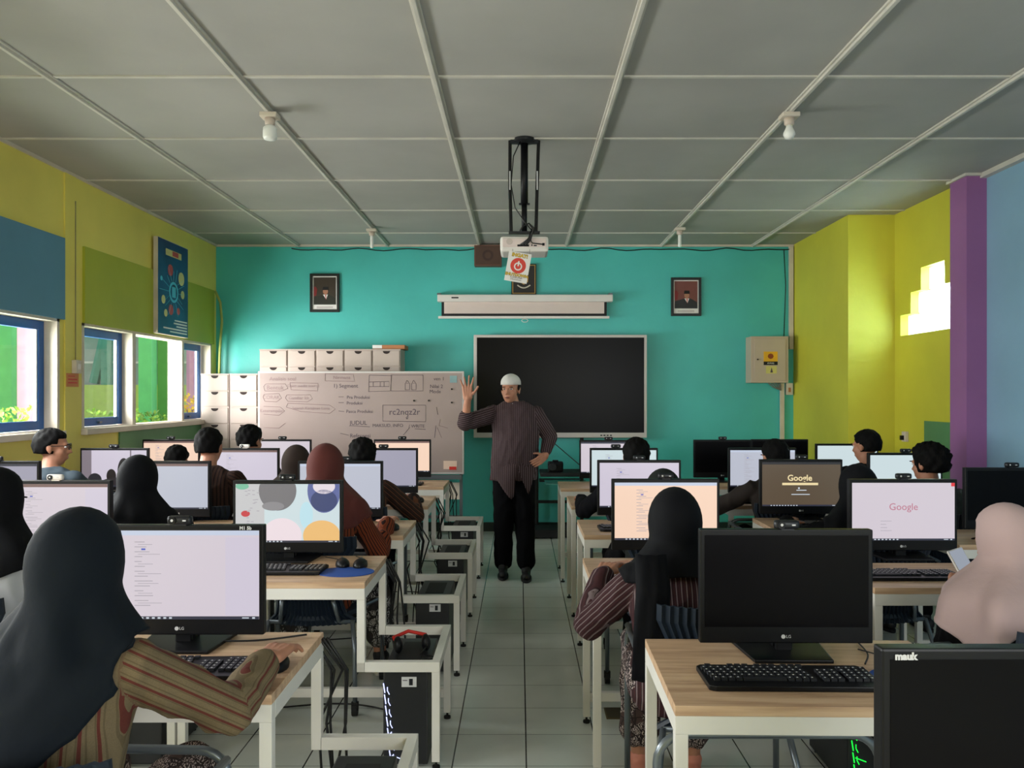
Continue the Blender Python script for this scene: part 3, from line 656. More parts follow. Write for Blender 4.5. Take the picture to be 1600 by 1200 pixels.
# ------------------------------------------------------------------ desks, computers
def make_desk(w_=.75, shelf=True, d=.53):
    o = empty('computer_desk'); tag(o, None, 'desk')
    tp = MB().box(0, w_, 0, d, .725, .75).build('tabletop', M['wood'], o, bevel=.0015)
    T = .032
    MB().box(0, w_, 0, T, .68, .725).box(0, w_, d-T, d, .68, .725).box(0, T, T, d-T, .68, .725).box(w_-T, w_, T, d-T, .68, .725).build('top_frame', M['white'], o, bevel=.002)
    for y in (0, d-T):
        MB().box(0, T, y, y+T, .03, .68).build('leg', M['white'], o, bevel=.002)
        if shelf:
            MB().box(w_-T, w_, y, y+T, .39, .68).box(w_, w_+.30, y, y+T, .39, .43).box(w_-T, w_, y, y+T, .39, .43).build('step_frame', M['white'], o, bevel=.002)
            MB().box(w_+.30-T, w_+.30, y, y+T, .03, .39).build('leg', M['white'], o, bevel=.002)
        else: MB().box(w_-T, w_, y, y+T, .03, .68).build('leg', M['white'], o, bevel=.002)
        for x in (T/2, w_+(.30 if shelf else 0)-T/2): MB().lathe([(.016, 0), (.016, .01), (.005, .012), (.005, .03)], (x, y+T/2, 0), 10).build('levelling_foot', M['rubber'], o)
    xr = w_+.30 if shelf else w_
    if shelf: MB().box(w_+.30-T, w_+.30, T, d-T, .39, .43).build('side_bar', M['white'], o)
    MB().box(T, xr-T, d-T+.004, d-.004, .10, .14).build('stretcher', M['white'], o)
    return o
def logo(p, y, z, s=.012):
    MB().lathe([(s*.5, y-.001), (s*.5, y)], (-s*.8, 0, z), 14, 'y').build('maker_mark', M['label'], p)
    txt('LG', s, p, (s*.45, y-.001, z), FR, M['label'], 'maker_letters')
SCR = {'white': emis('screen_white', (212, 202, 212), 1), 'bluish': emis('screen_bluish', (188, 192, 206), 1), 'cool': emis('screen_cool', (206, 222, 226), 1), 'grey': emis('screen_grey', (160, 158, 176), 1),
       'peach': emis('screen_peach', (248, 214, 190), 1), 'brown': emis('screen_brown', (92, 78, 62), 1), 'lilac': emis('screen_lilac', (208, 200, 216), 1)}
EM = {'bar': emis('screen_taskbar', (48, 50, 66), 1), 'line': emis('screen_text', (168, 162, 172), 1), 'tab': emis('screen_tabs', (196, 206, 226), 1), 'browntab': emis('screen_brown_tab', (120, 92, 88), 1), 'red': emis('screen_red', (226, 50, 60), 1),
      'ico': emis('screen_icon', (200, 210, 220), 1), 'blue': emis('screen_blue', (70, 90, 190), 1), 'pale': emis('screen_pale', (240, 220, 170), 1), 'pink': emis('screen_pink', (190, 120, 140), 1), 'dark': emis('screen_dark', (40, 40, 44), 1)}
SW, SH = .470, .264
def make_monitor(kind, webcam='black', tab='tab', text=True, wx_=0.0, lab=None, bar=True):
    o = empty('computer_monitor'); tag(o, None, 'monitor')
    # local: x centre, y=0 front face of the bezel, z=0 desk
    MB().box(-.248, .248, 0, .03, .035, .362).box(-.16, .16, .03, .055, .08, .30).build('monitor_case', M['black'], o, bevel=.004)
    MB().box(-.023, .023, .02, .04, .0, .05).build('neck', M['black'], o, bevel=.003)
    MB().box(-.023, .023, .055, .09, .008, .19).build('neck', M['black'], o, bevel=.003)
    MB().prism([(-.11, -.07), (.11, -.07), (.13, .12), (-.13, .12)], 0, .010, 'z').build('stand_base', M['black'], o, bevel=.003)
    logo(o, -.0015, .055)
    if lab: txt(lab, .014, o, (.195, -.002, .353), FR, M['label'], 'marker_name', bold=.0005)
    z0 = .082; z1 = z0+SH; x0, x1 = -SW/2, SW/2
    if kind == 'off':
        MB().box(x0, x1, -.001, .002, z0, z1).build('screen', M['screenoff'], o)
    else:
        s = MB().box(x0, x1, -.001, .002, z0, z1).build('screen', SCR.get(kind, SCR['white']), o)
        if tab: MB().box(x0, x1, -.0016, -.001, z1-.014, z1).build('browser_bar', EM[tab], s)
        if bar:
            MB().box(x0, x1, -.0016, -.001, z0, z0+.009).build('task_bar', EM['bar'], s)
            mb = MB()
            for q in range(10): mb.box(x0+.05+q*.017, x0+.058+q*.017, -.0022, -.0014, z0+.002, z0+.007)
            mb.box(x1-.05, x1-.03, -.0022, -.0014, z0+.003, z0+.006).box(x1-.02, x1-.012, -.0022, -.0014, z0+.002, z0+.007).build('task_icon', EM['ico'], s)
        if text:
            mb = MB(); rr = random.Random(3)
            for q in range(14):
                l = rr.uniform(.02, .06); zz = z1-.035-q*.0145
                mb.box(x0+.10, x0+.10+l, -.0016, -.001, zz, zz+.0022)
                if q % 2 == 0: mb.box(x0+.11, x0+.12+2*l*rr.random(), -.0016, -.001, zz-.007, zz-.0055)
            mb.build('page_text', EM['line'], s)
            MB().box(x0+.12, x0+.132, -.002, -.001, z1-.058, z1-.053).build('highlight', EM['blue'], s)
            kind == 'white' and MB().box(x1-.10, x1, -.0015, -.001, z0+.012, z1-.02).build('page_margin', SCR['lilac'], s)
    if webcam: make_webcam(o, webcam, wx_)
    return o
def make_webcam(p, c, x, z=.362):
    m = {'black': M['darkmetal'], 'white': M['whiteplas']}[c]
    w_ = MB().box(x-.036, x+.036, -.012, .012, z+.002, z+.028).build('webcam', m, p, bevel=.009, smooth=True)
    MB().box(x-.015, x+.02, -.006, .035, z-.001, z+.004).box(x-.015, x+.02, .03, .036, z-.03, z+.004).build('webcam_clip', m, w_)
    MB().lathe([(.011, -.016), (.011, -.011)], (x-.018, 0, z+.015), 14, 'y').build('webcam_lens', M['black'], w_)
    MB().lathe([(.004, -.0175), (.004, -.0155)], (x-.018, 0, z+.016), 10, 'y').build('lens_glint', M['label'], w_)
    MB().box(x+.012, x+.022, -.0135, -.0118, z+.013, z+.017).build('webcam_badge', M['label'], w_)
keym = mat('key_black', (26, 28, 33), .5, .05)
def make_keyboard():
    o = empty('keyboard'); tag(o, None, 'keyboard')
    MB().prism([(-.218, -.075), (-.20, -.083), (.20, -.083), (.218, -.075), (.222, .07), (.21, .082), (-.21, .082), (-.222, .07)], 0.0, .014, 'z').build('keyboard_base', M['black'], o, bevel=.003)
    def block(nm, x0, n, rows_, y0=-.045, pitch=.019):
        mb = MB(); lg = MB()
        for r_ in range(rows_):
            for c in range(n):
                x = x0+c*pitch+(.004*r_ if n > 10 else 0)*-1; y = y0+r_*.0195
                if n > 10 and r_ == 0 and 4 <= c <= 9:
                    if c == 4: mb.box(x, x+.11, y, y+.016, .014, .020)
                    continue
                mb.box(x, x+.0155, y, y+.016, .014, .021); lg.box(x+.004, x+.008, y+.007, y+.0115, .021, .0213)
        k_ = mb.build(nm, keym, o, bevel=0); lg.build('key_legend', M['label'], k_)
    block('main_keys', -.198, 14, 5); block('navigation_keys', .082, 3, 4); block('number_keys', .146, 4, 5)
    for g in range(4):
        mb = MB()
        for c in range(3 if g else 1): mb.box(-.20+g*.072+c*.02-(0.012 if g else 0), -.185+g*.072+c*.02-(.012 if g else 0), .058, .070, .014, .020)
        mb.build('function_keys', keym, o)
    MB().box(.15, .20, .06, .063, .014, .0145).build('status_strip', M['label'], o)
    return o
def make_mouse():
    o = empty('computer_mouse'); tag(o, None, 'mouse')
    MB().ell((0, 0, .008), .031, .055, .028).build('mouse_shell', M['black'], o, smooth=True)
    MB().box(-.003, .003, .018, .034, .030, .036).build('scroll_wheel', M['steel'], o)
    MB().tube([(0, .05, .010), (.01, .10, .005), (-.03, .16, .005), (-.06, .2, .005)], .002, 6).build('mouse_cable', M['wire'], o, smooth=True)
    return o
def make_pad():
    o = MB().lathe([(.12, 0), (.12, .003)], n=36).build('mouse_pad', M['padblue']); tag(o, None, 'mouse pad'); return o
def make_pc(rgb=None, z=.41):
    o = empty('computer_tower'); tag(o, None, 'computer')
    MB().box(-.09, .09, 0, .40, .012, z).build('case', M['pc'], o, bevel=.006)
    MB().box(-.05, .05, .10, .34, z, z+.002).build('top_vent', M['blackm'], o)
    for x in (-.07, .07):
        for y in (.04, .36): MB().lathe([(.012, 0), (.012, .014)], (x, y, 0), 10).build('case_foot', M['rubber'], o)
    s = MB().box(-.015, .045, -.002, 0, z-.075, z-.035).build('case_sticker', M['label'], o)
    MB().box(.015, .03, -.003, -.001, z-.068, z-.042).build('sticker_print', M['darkmetal'], s); MB().box(-.01, .008, -.003, -.001, z-.05, z-.047).build('sticker_text', M['ink'], s)
    if rgb:
        mb = MB(); rr = random.Random(5)
        for k_ in range(7):
            za = z-.06-k_*.045; xx = -.088+.004*k_
            mb.tube([(xx, -.003, za), (xx+.006, -.003, za-.038)], .0022, 4)
            mb.tube([(xx+.016, -.003, za-.015), (xx+.016, -.003, za-.03), (xx+.024, -.003, za-.045)], .0018, 4)
            if k_ > 3: mb.tube([(xx+.01, -.003, za-.02), (xx+.05, -.003, za-.035)], .0018, 4)
        mb.build('light_strip', rgb, o)
    return o
DK = {}
desks = [  # x0, y0, rz, width, shelf, label
 (-1.37, 2.00, 0, .75, 1, 'light wood desk nearest on the left, with the hand on a mouse'),
 (-1.37, 3.20, 0, .75, 1, 'light wood desk with a blue oval mouse pad, left of aisle'),
 (-1.37, 4.26, 0, .75, 1, 'light wood desk in front of the rust-striped student'),
 (-1.37, 5.40, 0, .75, 1, 'light wood desk fourth from camera along the left of the aisle'),
 (-1.37, 6.52, 0, .75, 1, 'light wood desk farthest along the left of the aisle, by the whiteboard'),
 (-2.43, 3.20, 0, .75, 1, 'light wood desk behind the left hijab student at the photo edge'),
 (-2.43, 4.26, 0, .75, 1, 'light wood desk with the small grey phone stand, second column left'),
 (-2.43, 5.40, 0, .75, 1, 'light wood desk before the brown-shirt boy, second column left'),
 (-2.43, 6.52, 0, .75, 1, 'light wood desk nearest the low drawer towers, second column left'),
 (-3.32, 4.26, 0, .56, 0, 'narrow light wood desk against the yellow wall, nearest'),
 (-3.32, 5.40, 0, .56, 0, 'narrow light wood desk before the boy in glasses'),
 (-3.32, 6.52, 0, .56, 0, 'narrow light wood desk by the green lower wall'),
 (.45, .86, 0, .75, 0, 'wood desk under the closest black monitor, bottom right corner'),
 (.375, 1.93, -.02, .80, 1, 'large light wood desk nearest on the right with black keyboard'),
 (.29, 3.15, 0, .75, 1, 'light wood desk where the maroon-striped hijab student types'),
 (.345, 4.28, 0, .75, 1, 'light wood desk third from camera right of the aisle'),
 (.35, 5.40, 0, .75, 1, 'light wood desk fourth from camera right of the aisle'),
 (.33, 6.40, 0, .75, 1, 'light wood desk farthest right of the aisle beside the slim stand'),
 (1.38, 3.11, 0, .72, 0, 'light wood desk under the white search page monitor'),
 (1.42, 4.42, 0, .72, 0, 'light wood desk under the brown search page monitor'),
 (1.42, 5.42, 0, .68, 0, 'light wood desk where the dark-shirted boy types'),
 (1.42, 6.55, 0, 1.1, 0, 'wide light wood desk with two switched off monitors at the back'),
 (2.20, 4.00, 0, .80, 0, 'light wood desk under the black monitor by the purple column'),
 (2.15, 5.05, 0, .80, 0, 'light wood desk before the curly-haired boy'),
 (2.15, 6.12, 0, .80, 0, 'light wood desk farthest along the lime wall'),
]
for x, y, rz, w_, sh, lb in desks:
    dd_ = .46 if (not sh and w_ in (.72, .68, .80)) else .53; k = (w_, sh); used = k in DK
    if not used: DK[k] = make_desk(w_, bool(sh), dd_)
    d = put(DK[k], used, (x, y, 0), rz, lb)
TZ = .7505
def mon(x, y, kind, lb, rz=0, **kw):
    o = make_monitor(kind, **kw); o.location = (x, y, TZ); o.rotation_euler = (0, 0, rz); o['label'] = lb; return o
mon(-1.01, 2.38, 'white', 'large lit white monitor nearest on the left, before the striped sleeve', wx_=-.0, lab='M1 5b')
cart = mon(-1.05, 3.62, 'cool', 'monitor showing a pastel cartoon wallpaper', tab=None, text=False, wx_=0)
mon(-2.10, 3.62, 'white', 'lit monitor with a white webcam at the left photo edge', webcam='white', tab='browntab', wx_=0)
mon(-1.05, 4.68, 'bluish', 'lit monitor right of the maroon hijab', webcam='black', wx_=.03)
mon(-2.06, 4.68, 'bluish', 'lit monitor with brown tab bar beside the black hijab', webcam=None, tab='browntab')
mon(-3.06, 4.68, 'grey', 'partly seen dark-topped monitor beside the yellow wall', tab='bar')
mon(-.99, 5.82, 'grey', 'dim grey lit monitor near the whiteboard, nearer of two', tab=None)
mon(-2.0, 5.82, 'lilac', 'lit monitor with white webcam below the low drawer towers', webcam='white', tab='browntab')
vid = mon(-2.95, 5.82, 'lilac', 'monitor showing a dark webcam video of people', tab=None, text=False)
mon(-1.02, 6.95, 'peach', 'warm lit monitor directly before the whiteboard right part', tab='browntab', text=False)
mon(-2.06, 6.95, 'white', 'lit white monitor before the left half of the whiteboard', tab=None, text=False)
mon(-3.03, 6.95, 'peach', 'warm lit monitor by the green lower wall', tab='browntab')
mon(.80, 1.22, 'off', 'huge black monitor cropped by the bottom right corner, handwriting on its edge', webcam=None, lab=None)
mon(.767, 2.30, 'off', 'black switched off monitor with webcam on the nearest right desk', rz=-.01)
mon(.672, 3.68, 'peach', 'peach lit monitor in front of the long black hijab', tab='tab')
mon(.71, 4.75, 'lilac', 'lit monitor behind the peach one, right of the aisle', wx_=.0, tab=None)
mon(.76, 5.83, 'cool', 'light blue lit monitor, second from the back, right of the aisle', wx_=-.06, tab=None)
mon(.76, 6.85, 'white', 'dark-topped lit monitor at the back, beside the camera stand', tab='bar')
goo = mon(1.76, 3.67, 'white', 'white search page monitor with pink lettering', tab=None, text=False)
gob = mon(1.69, 4.80, 'brown', 'brown search page monitor with yellow lettering', tab=None, text=False)
mon(1.77, 5.83, 'bluish', 'lit monitor in front of the dark-shirted typing boy', webcam=None)
mon(1.75, 6.90, 'off', 'black switched off monitor at the back, left of a pair')
mon(2.27, 6.98, 'off', 'black switched off monitor at the back, right of a pair', webcam=None)
mon(2.62, 4.26, 'off', 'large black switched off monitor by the purple column')
mon(2.58, 5.35, 'cool', 'bright pale monitor before the curly-haired boy', tab=None, text=False)
mon(2.60, 6.35, 'cool', 'bright pale monitor before the boy at the lime wall', tab=None, text=False, wx_=.1)
for o in list(bpy.data.objects):
    pass
# closest monitor's handwriting
big = [o for o in bpy.data.objects if o.get('label', '').startswith('huge black')][0]
txt('mauk', .015, big, (-.212, -.002, .351), FR, M['label'], 'marker_name', bold=.0008)
def chscreen(m): return [c for c in m.children if c.name.startswith('screen')][0]
s = chscreen(goo); z0, z1, x0, x1 = .082, .082+SH, -SW/2, SW/2
txt('Google', .045, s, (0, -.002, .235), FR, EM['pink'], 'page_logo')
MB().box(x1-.016, x1, -.002, -.001, z1-.016, z1).build('close_button', EM['red'], s)
MB().box(x0+.13, x0+.18, -.002, -.001, .17, .172).box(x0+.13, x0+.155, -.002, -.001, .155, .157).box(x0+.13, x0+.16, -.002, -.001, .14, .142).box(x0+.13, x0+.18, -.002, -.001, .126, .128).build('page_text', EM['line'], s)
s = chscreen(gob)
txt('Google', .05, s, (-.01, -.002, .25), FR, EM['pale'], 'page_logo', bold=.001)
MB().box(-.115, .10, -.002, -.001, .208, .222).build('search_box', EM['pale'], s)
MB().box(-.03, .03, -.002, -.001, .175, .18).box(-.02, -.01, -.002, -.001, .185, .195).box(-.06, .05, -.002, -.001, .15, .155).build('page_text', EM['ico'], s)
MB().box(x0, x1, -.0016, -.001, z1-.014, z1).build('browser_bar', EM['dark'], s)
# wallpaper: plain pastel shapes
s = chscreen(cart)
def blob2(o, x, z, rx, rz_, c, d, nm='wallpaper_shape'):
    pts = []
    for q in range(40):
        a = q*2*PI/40; pts.append((min(x1, max(x0, x+rx*math.cos(a))), min(z1, max(z0+.009, z+rz_*math.sin(a)))))
    MB().prism(pts, d, d+.0004).build(nm, emis('wallpaper_'+nm, c, 1), o)
MB().box(x0+.0, x0+.13, -.0014, -.001, z0+.009, z1).build('wallpaper_shape', emis('wallpaper_grey', (200, 200, 202)), s)
blob2(s, x0+.19, z1-.03, .085, .09, (118, 116, 120), -.0018); blob2(s, x0+.40, z1-.03, .075, .10, (96, 106, 160), -.0018); blob2(s, x0+.40, z1-.075, .06, .05, (62, 72, 116), -.0024); blob2(s, x0+.40, z1-.01, .05, .035, (230, 220, 228), -.0024)
blob2(s, x0+.21, z0+.03, .09, .08, (238, 222, 228), -.0022); blob2(s, x0+.39, z0+.03, .085, .07, (238, 190, 120), -.0022); blob2(s, x0+.045, z0+.13, .02, .014, (200, 60, 70), -.0022); blob2(s, x0+.32, z1-.14, .03, .06, (190, 226, 236), -.0016)
blob2(s, x0+.17, z1-.10, .05, .02, (140, 138, 142), -.0026); blob2(s, x0+.03, z1-.01, .03, .015, (120, 190, 160), -.002)
mb = MB(); rr = random.Random(2)
for q in range(26): a, b = rr.uniform(x0+.01, x0+.1), rr.uniform(z0+.03, z1-.03); mb.box(a, a+.012, -.0026, -.0022, b, b+.003)
mb.build('desktop_icon', EM['line'], s)
# video call picture
s = chscreen(vid)
vg = emis('vid_grey', (130, 120, 130)); MB().box(x0+.0, x0+.07, -.0016, -.001, z0, z1).build('picture_shape', vg, s); MB().box(x0+.35, x0+.36, -.0016, -.001, z0, z1).build('picture_shape', vg, s)
blob2(s, -.02, .16, .035, .05, (30, 22, 24), -.002, 'picture_shape'); blob2(s, -.14, .13, .05, .05, (34, 34, 44), -.002, 'picture_shape'); blob2(s, .07, .19, .045, .10, (26, 20, 22), -.002, 'picture_shape'); blob2(s, .04, .09, .16, .06, (40, 34, 40), -.0022, 'picture_shape')

KB = make_keyboard(); u = 0
kbs = [(-.95, 2.17, .03, 'black keyboard under the hand at the nearest left desk'), (.70, 2.10, -.02, 'black keyboard on the nearest right desk'), (-1.05, 3.40, 0, 'black keyboard beside the blue oval mouse pad'), (1.57, 3.30, 0, 'black keyboard under the white search page'),
       (-1.08, 4.42, 0, 'black keyboard before the maroon hijab'), (-1.08, 5.56, 0, 'black keyboard at the fourth left desk'), (-2.1, 4.42, 0, 'black keyboard beside the phone stand'), (-2.1, 5.56, 0, 'black keyboard before the brown-shirt boy'),
       (.66, 4.46, 0, 'black keyboard before the green-black hijab'), (.70, 5.56, 0, 'black keyboard fourth desk right of aisle'), (1.75, 5.58, 0, 'black keyboard under the typing boy'), (1.80, 4.58, 0, 'black keyboard under the brown search page'), (2.62, 4.10, 0, 'black keyboard by the purple column'), (-1.03, 6.68, 0, 'black keyboard before the whiteboard')]
for x, y, rz, lb in kbs: put(KB, u, (x, y, TZ), rz, lb); u = 1
wkb = copy_tree(KB); wkb.location = (.58, 3.36, TZ); wkb['label'] = 'pale grey keyboard under the hands of the long black hijab student'
for c in wkb.children:
    if c.name.startswith('keyboard_base'):
        c.data = c.data.copy(); c.data.materials[0] = M['label']
MS = make_mouse(); u = 0
for x, y, z, rz, lb in ((-.665, 2.20, 0, .1, 'black mouse under the hand at the nearest left desk'), (-.775, 3.50, 0, .3, 'black mouse left of a pair above the blue oval pad'), (-.695, 3.49, .0, 0, 'black mouse right of a pair at the blue oval pad'), (1.045, 2.13, .004, 0, 'black mouse on the blue pad at the nearest right desk'),
                     (-.70, 4.45, 0, 0, 'black mouse in the hand of the rust-striped student'), (-.70, 5.60, 0, 0, 'black mouse in the hand at the fourth left desk'), (1.50, 5.72, 0, 0, 'black mouse by the typing boy'), (2.93, 4.15, 0, 0, 'black mouse beside the purple column')):
    put(MS, u, (x, y, TZ+z), rz, lb); u = 1
PD = make_pad(); u = 0
for x, y, lb in ((-.735, 3.38, 'blue oval mouse pad on the second left desk'), (1.045, 2.11, 'blue mouse pad half hidden by the closest monitor'), (1.50, 5.62, 'round mouse pad beside the typing boy')):
    p = put(PD, u, (x, y, TZ), 0, lb); u = 1; p.scale = (1, .75, 1)
led = emis('led_white', (190, 200, 255), 2.2); ledg = emis('led_green', (20, 235, 60), 2.0); ledb = emis('led_blue', (60, 60, 255), 2)
pcs = [(-.46, 2.02, None, 'dark computer tower at the bottom of the aisle edge, nearest left'), (-.46, 3.22, led, 'black computer tower with a white light strip'), (-.47, 4.30, None, 'black computer tower under the third left desk'), (-.47, 5.43, None, 'black computer tower under the fourth left desk'), (-.47, 6.56, None, 'black computer tower under the farthest left desk'),
       (1.32, 3.0, ledg, 'black computer tower with a green light strip'), (-1.53, 3.22, None, 'black computer tower with pale stickers, second column left, nearest'), (-1.53, 4.30, None, 'black computer tower second column left, behind the cartoon monitor'), (1.24, 4.32, None, 'black computer tower third row right'), (1.25, 5.44, None, 'black computer tower fourth row right')]
for x, y, c, lb in pcs:
    o = make_pc(c, .41 if c is None else .40); o.location = (x, y, 0); o['label'] = lb
o = MB().lathe([(.004, -.003), (.004, 0)], (-.425, 6.56, .40), 8, 'y').build('power_light', ledb); tag(o, 'tiny blue power light on the farthest left computer tower', 'light')
o.parent = [q for q in bpy.data.objects if q.get('label', '') == 'black computer tower under the farthest left desk'][0]; o.location = (.47, -6.56, 0)
for k_ in ('label', 'category'): del o[k_]
# headset with red band on second tower
o = empty('headset', (-.46, 3.42, .402), .3, 'black headset with a red band lying on the second left computer tower', 'headset')
MB().ell((-.06, 0, .035), .02, .038, .035).build('ear_cup', M['black'], o, smooth=True); MB().ell((.06, 0, .035), .02, .038, .035).build('ear_cup', M['black'], o, smooth=True)
MB().tube([(-.065, 0, .04), (-.07, .06, .05), (0, .10, .06), (.07, .06, .05), (.065, 0, .04)], .008, 8).build('head_band', M['red'], o, smooth=True)
MB().tube([(.06, -.03, .03), (.02, -.08, .01), (.08, -.12, .008), (.03, -.16, .008)], .003, 6).build('headset_cable', M['wire'], o, smooth=True)

# cables
def cable(pts, label, r=.005, n=26, amp=.02, seed=1, m='wire'):
    rr = random.Random(seed); P_ = [V(*p) for p in pts]; out_ = []
    for i in range(len(P_)-1):
        a, b = P_[i], P_[i+1]; k_ = max(2, n//(len(P_)-1))
        p0 = P_[max(0, i-1)]; p3 = P_[min(len(P_)-1, i+2)]
        for j in range(k_):
            t_ = j/k_; q = .5*((2*a)+(-p0+b)*t_+(2*p0-5*a+4*b-p3)*t_*t_+(-p0+3*a-3*b+p3)*t_**3); out_.append(q)
    out_.append(P_[-1])
    return tag(MB().tube(out_, r, 6).build('cable', M[m], smooth=True), label, 'cable')
i = 0
for y0, nm in ((2.0, 'nearest'), (3.2, 'second'), (4.26, 'third'), (5.4, 'fourth'), (6.52, 'farthest')):
    mb = MB()
    for k in range(5):
        x = -.63+.012*k; rr = random.Random(int(y0*10)+k)
        mb.tube([(x-.02, y0+.50, .74), (x+.01+rr.uniform(0, .03), y0+.56, .62), (x+rr.uniform(-.05, .04), y0+.56, .45), (x+rr.uniform(-.03, .05), y0+.57, .25), (x+rr.uniform(-.04, .08), y0+.55, .12), (x+.08+rr.uniform(-.03, .05), y0+.50, .22), (-.50, y0+.44, .35)], .0045, 6)
    tag(mb.build('cable_bundle', M['wire'], smooth=True), 'bundle of black cables hanging behind the %s left aisle desk' % nm, 'cable')
    cable([(-1.2, y0+.6, .01), (-.9, y0+.66, .01), (-.7, y0+.62, .01), (-.5, y0+.5, .01), (-.5, y0+.44, .08)], 'black cable lying on the floor by the %s left computer tower' % nm, .004)
cable([(1.17, 2.45, .70), (1.19, 2.5, .3), (1.3, 2.6, .03), (1.22, 2.9, .02), (1.25, 3.0, .1)], 'thick black cable hanging behind the nearest right desk', .007)
cable([(.95, 2.2, .76), (1.0, 2.3, .756), (1.02, 2.42, .755)], 'thin cable across the nearest right desktop', .0025)
cable([(-1.15, 2.36, .755), (-1.0, 2.41, .757), (-.8, 2.42, .757), (-.66, 2.48, .757)], 'cable lying behind the nearest left monitor', .003)
# phone stand and phone
o = empty('phone_stand', (-1.86, 4.45, TZ), .2, 'small white stand with a phone, beyond the nearest left webcam', 'stand')
MB().box(-.04, .04, -.03, .03, 0, .006).build('stand_plate', M['whiteplas'], o, bevel=.002); MB().tube([(-.03, 0, .006), (-.035, .01, .05), (-.04, .03, .09)], .003, 6).build('stand_arm', M['whiteplas'], o)

# ------------------------------------------------------------------ chairs
def make_chair():
    o = empty('student_chair'); tag(o, None, 'chair')
    rings = []
    for k in range(9):     # fluted backrest, hourglass
        u_ = k/8; z = .40+.43*u_; hw = .15+.075*min(1, abs(u_-.35)/.65*1.25)**1.5+(.04 if k == 0 else 0); y = -.20-.05*u_**1.5+(.03*(1-u_*3) if u_ < .33 else 0)
        front = []; back = []
        for q in range(37):
            x = -hw+2*hw*q/36; yy = y-.0+.10*(x/.22)**2*.6; fl = .006*math.cos(q*PI)*1.0
            front.append(V(x, yy+fl+.006, z)); back.append(V(x, yy+fl-.006, z))
        rings.append(front+back[::-1])
    MB().loft(rings).build('backrest', M['chairblue'], o, smooth=False)
    MB().loft([[V(.21*math.cos(q*PI/16)*(1 if abs(math.cos(q*PI/16)) < .8 else .97), .01+.20*math.sin(q*PI/16), z_) for q in range(32)] for z_ in (.425, .45)]).build('seat', M['chairblue'], o, bevel=.006)
    for s in (-1, 1):
        MB().tube([(s*.10, -.215, .56), (s*.19, -.21, .60), (s*.255, -.15, .635), (s*.275, -.05, .645), (s*.278, .12, .648), (s*.275, .225, .645)], .011, 8).build('arm_tube', M['steel'], o, smooth=True)
        MB().tube([(s*.20, -.15, .42), (s*.22, -.20, .30), (s*.23, -.24, .06)], .011, 8).build('leg', M['steel'], o, smooth=True)
        for y in (.24, -.24): MB().lathe([(.028, -.012), (.028, .012)], (s*(.23 if y < 0 else .275), y, .028), 12, 'x').box(s*(.23 if y < 0 else .275)-.016, s*(.23 if y < 0 else .275)+.016, y-.01, y+.01, .03, .065).build('caster', M['rubber'], o)
        MB().tube([(s*.20, .12, .42), (s*.26, .22, .43)], .009, 6).build('seat_bracket', M['steel'], o)
    arc = [(.275-.07+.07*math.cos(q*PI/12), .24, .59+.07*math.sin(q*PI/12)) for q in range(7)]
    MB().tube([(.275, .24, .06)]+arc+[(-x_, y_, z_) for x_, y_, z_ in arc[::-1]]+[(-.275, .24, .06)], .0115, 8).build('front_hoop', M['steel'], o, smooth=True)
    for s in (-1, 1): MB().tube([(s*.12, -.21, .53), (s*.14, -.17, .42)], .010, 8).build('back_bracket', M['steel'], o, smooth=True)
    for y in (.17, -.15): MB().tube([(-.20, y, .415), (.20, y, .415)], .010, 8).build('seat_bar', M['steel'], o, smooth=True)
    return o
CH = make_chair(); chair_used = 0
def chair(x, y, rz, lb):
    global chair_used
    put(CH, chair_used, (x, y, 0), rz, lb); chair_used = 1

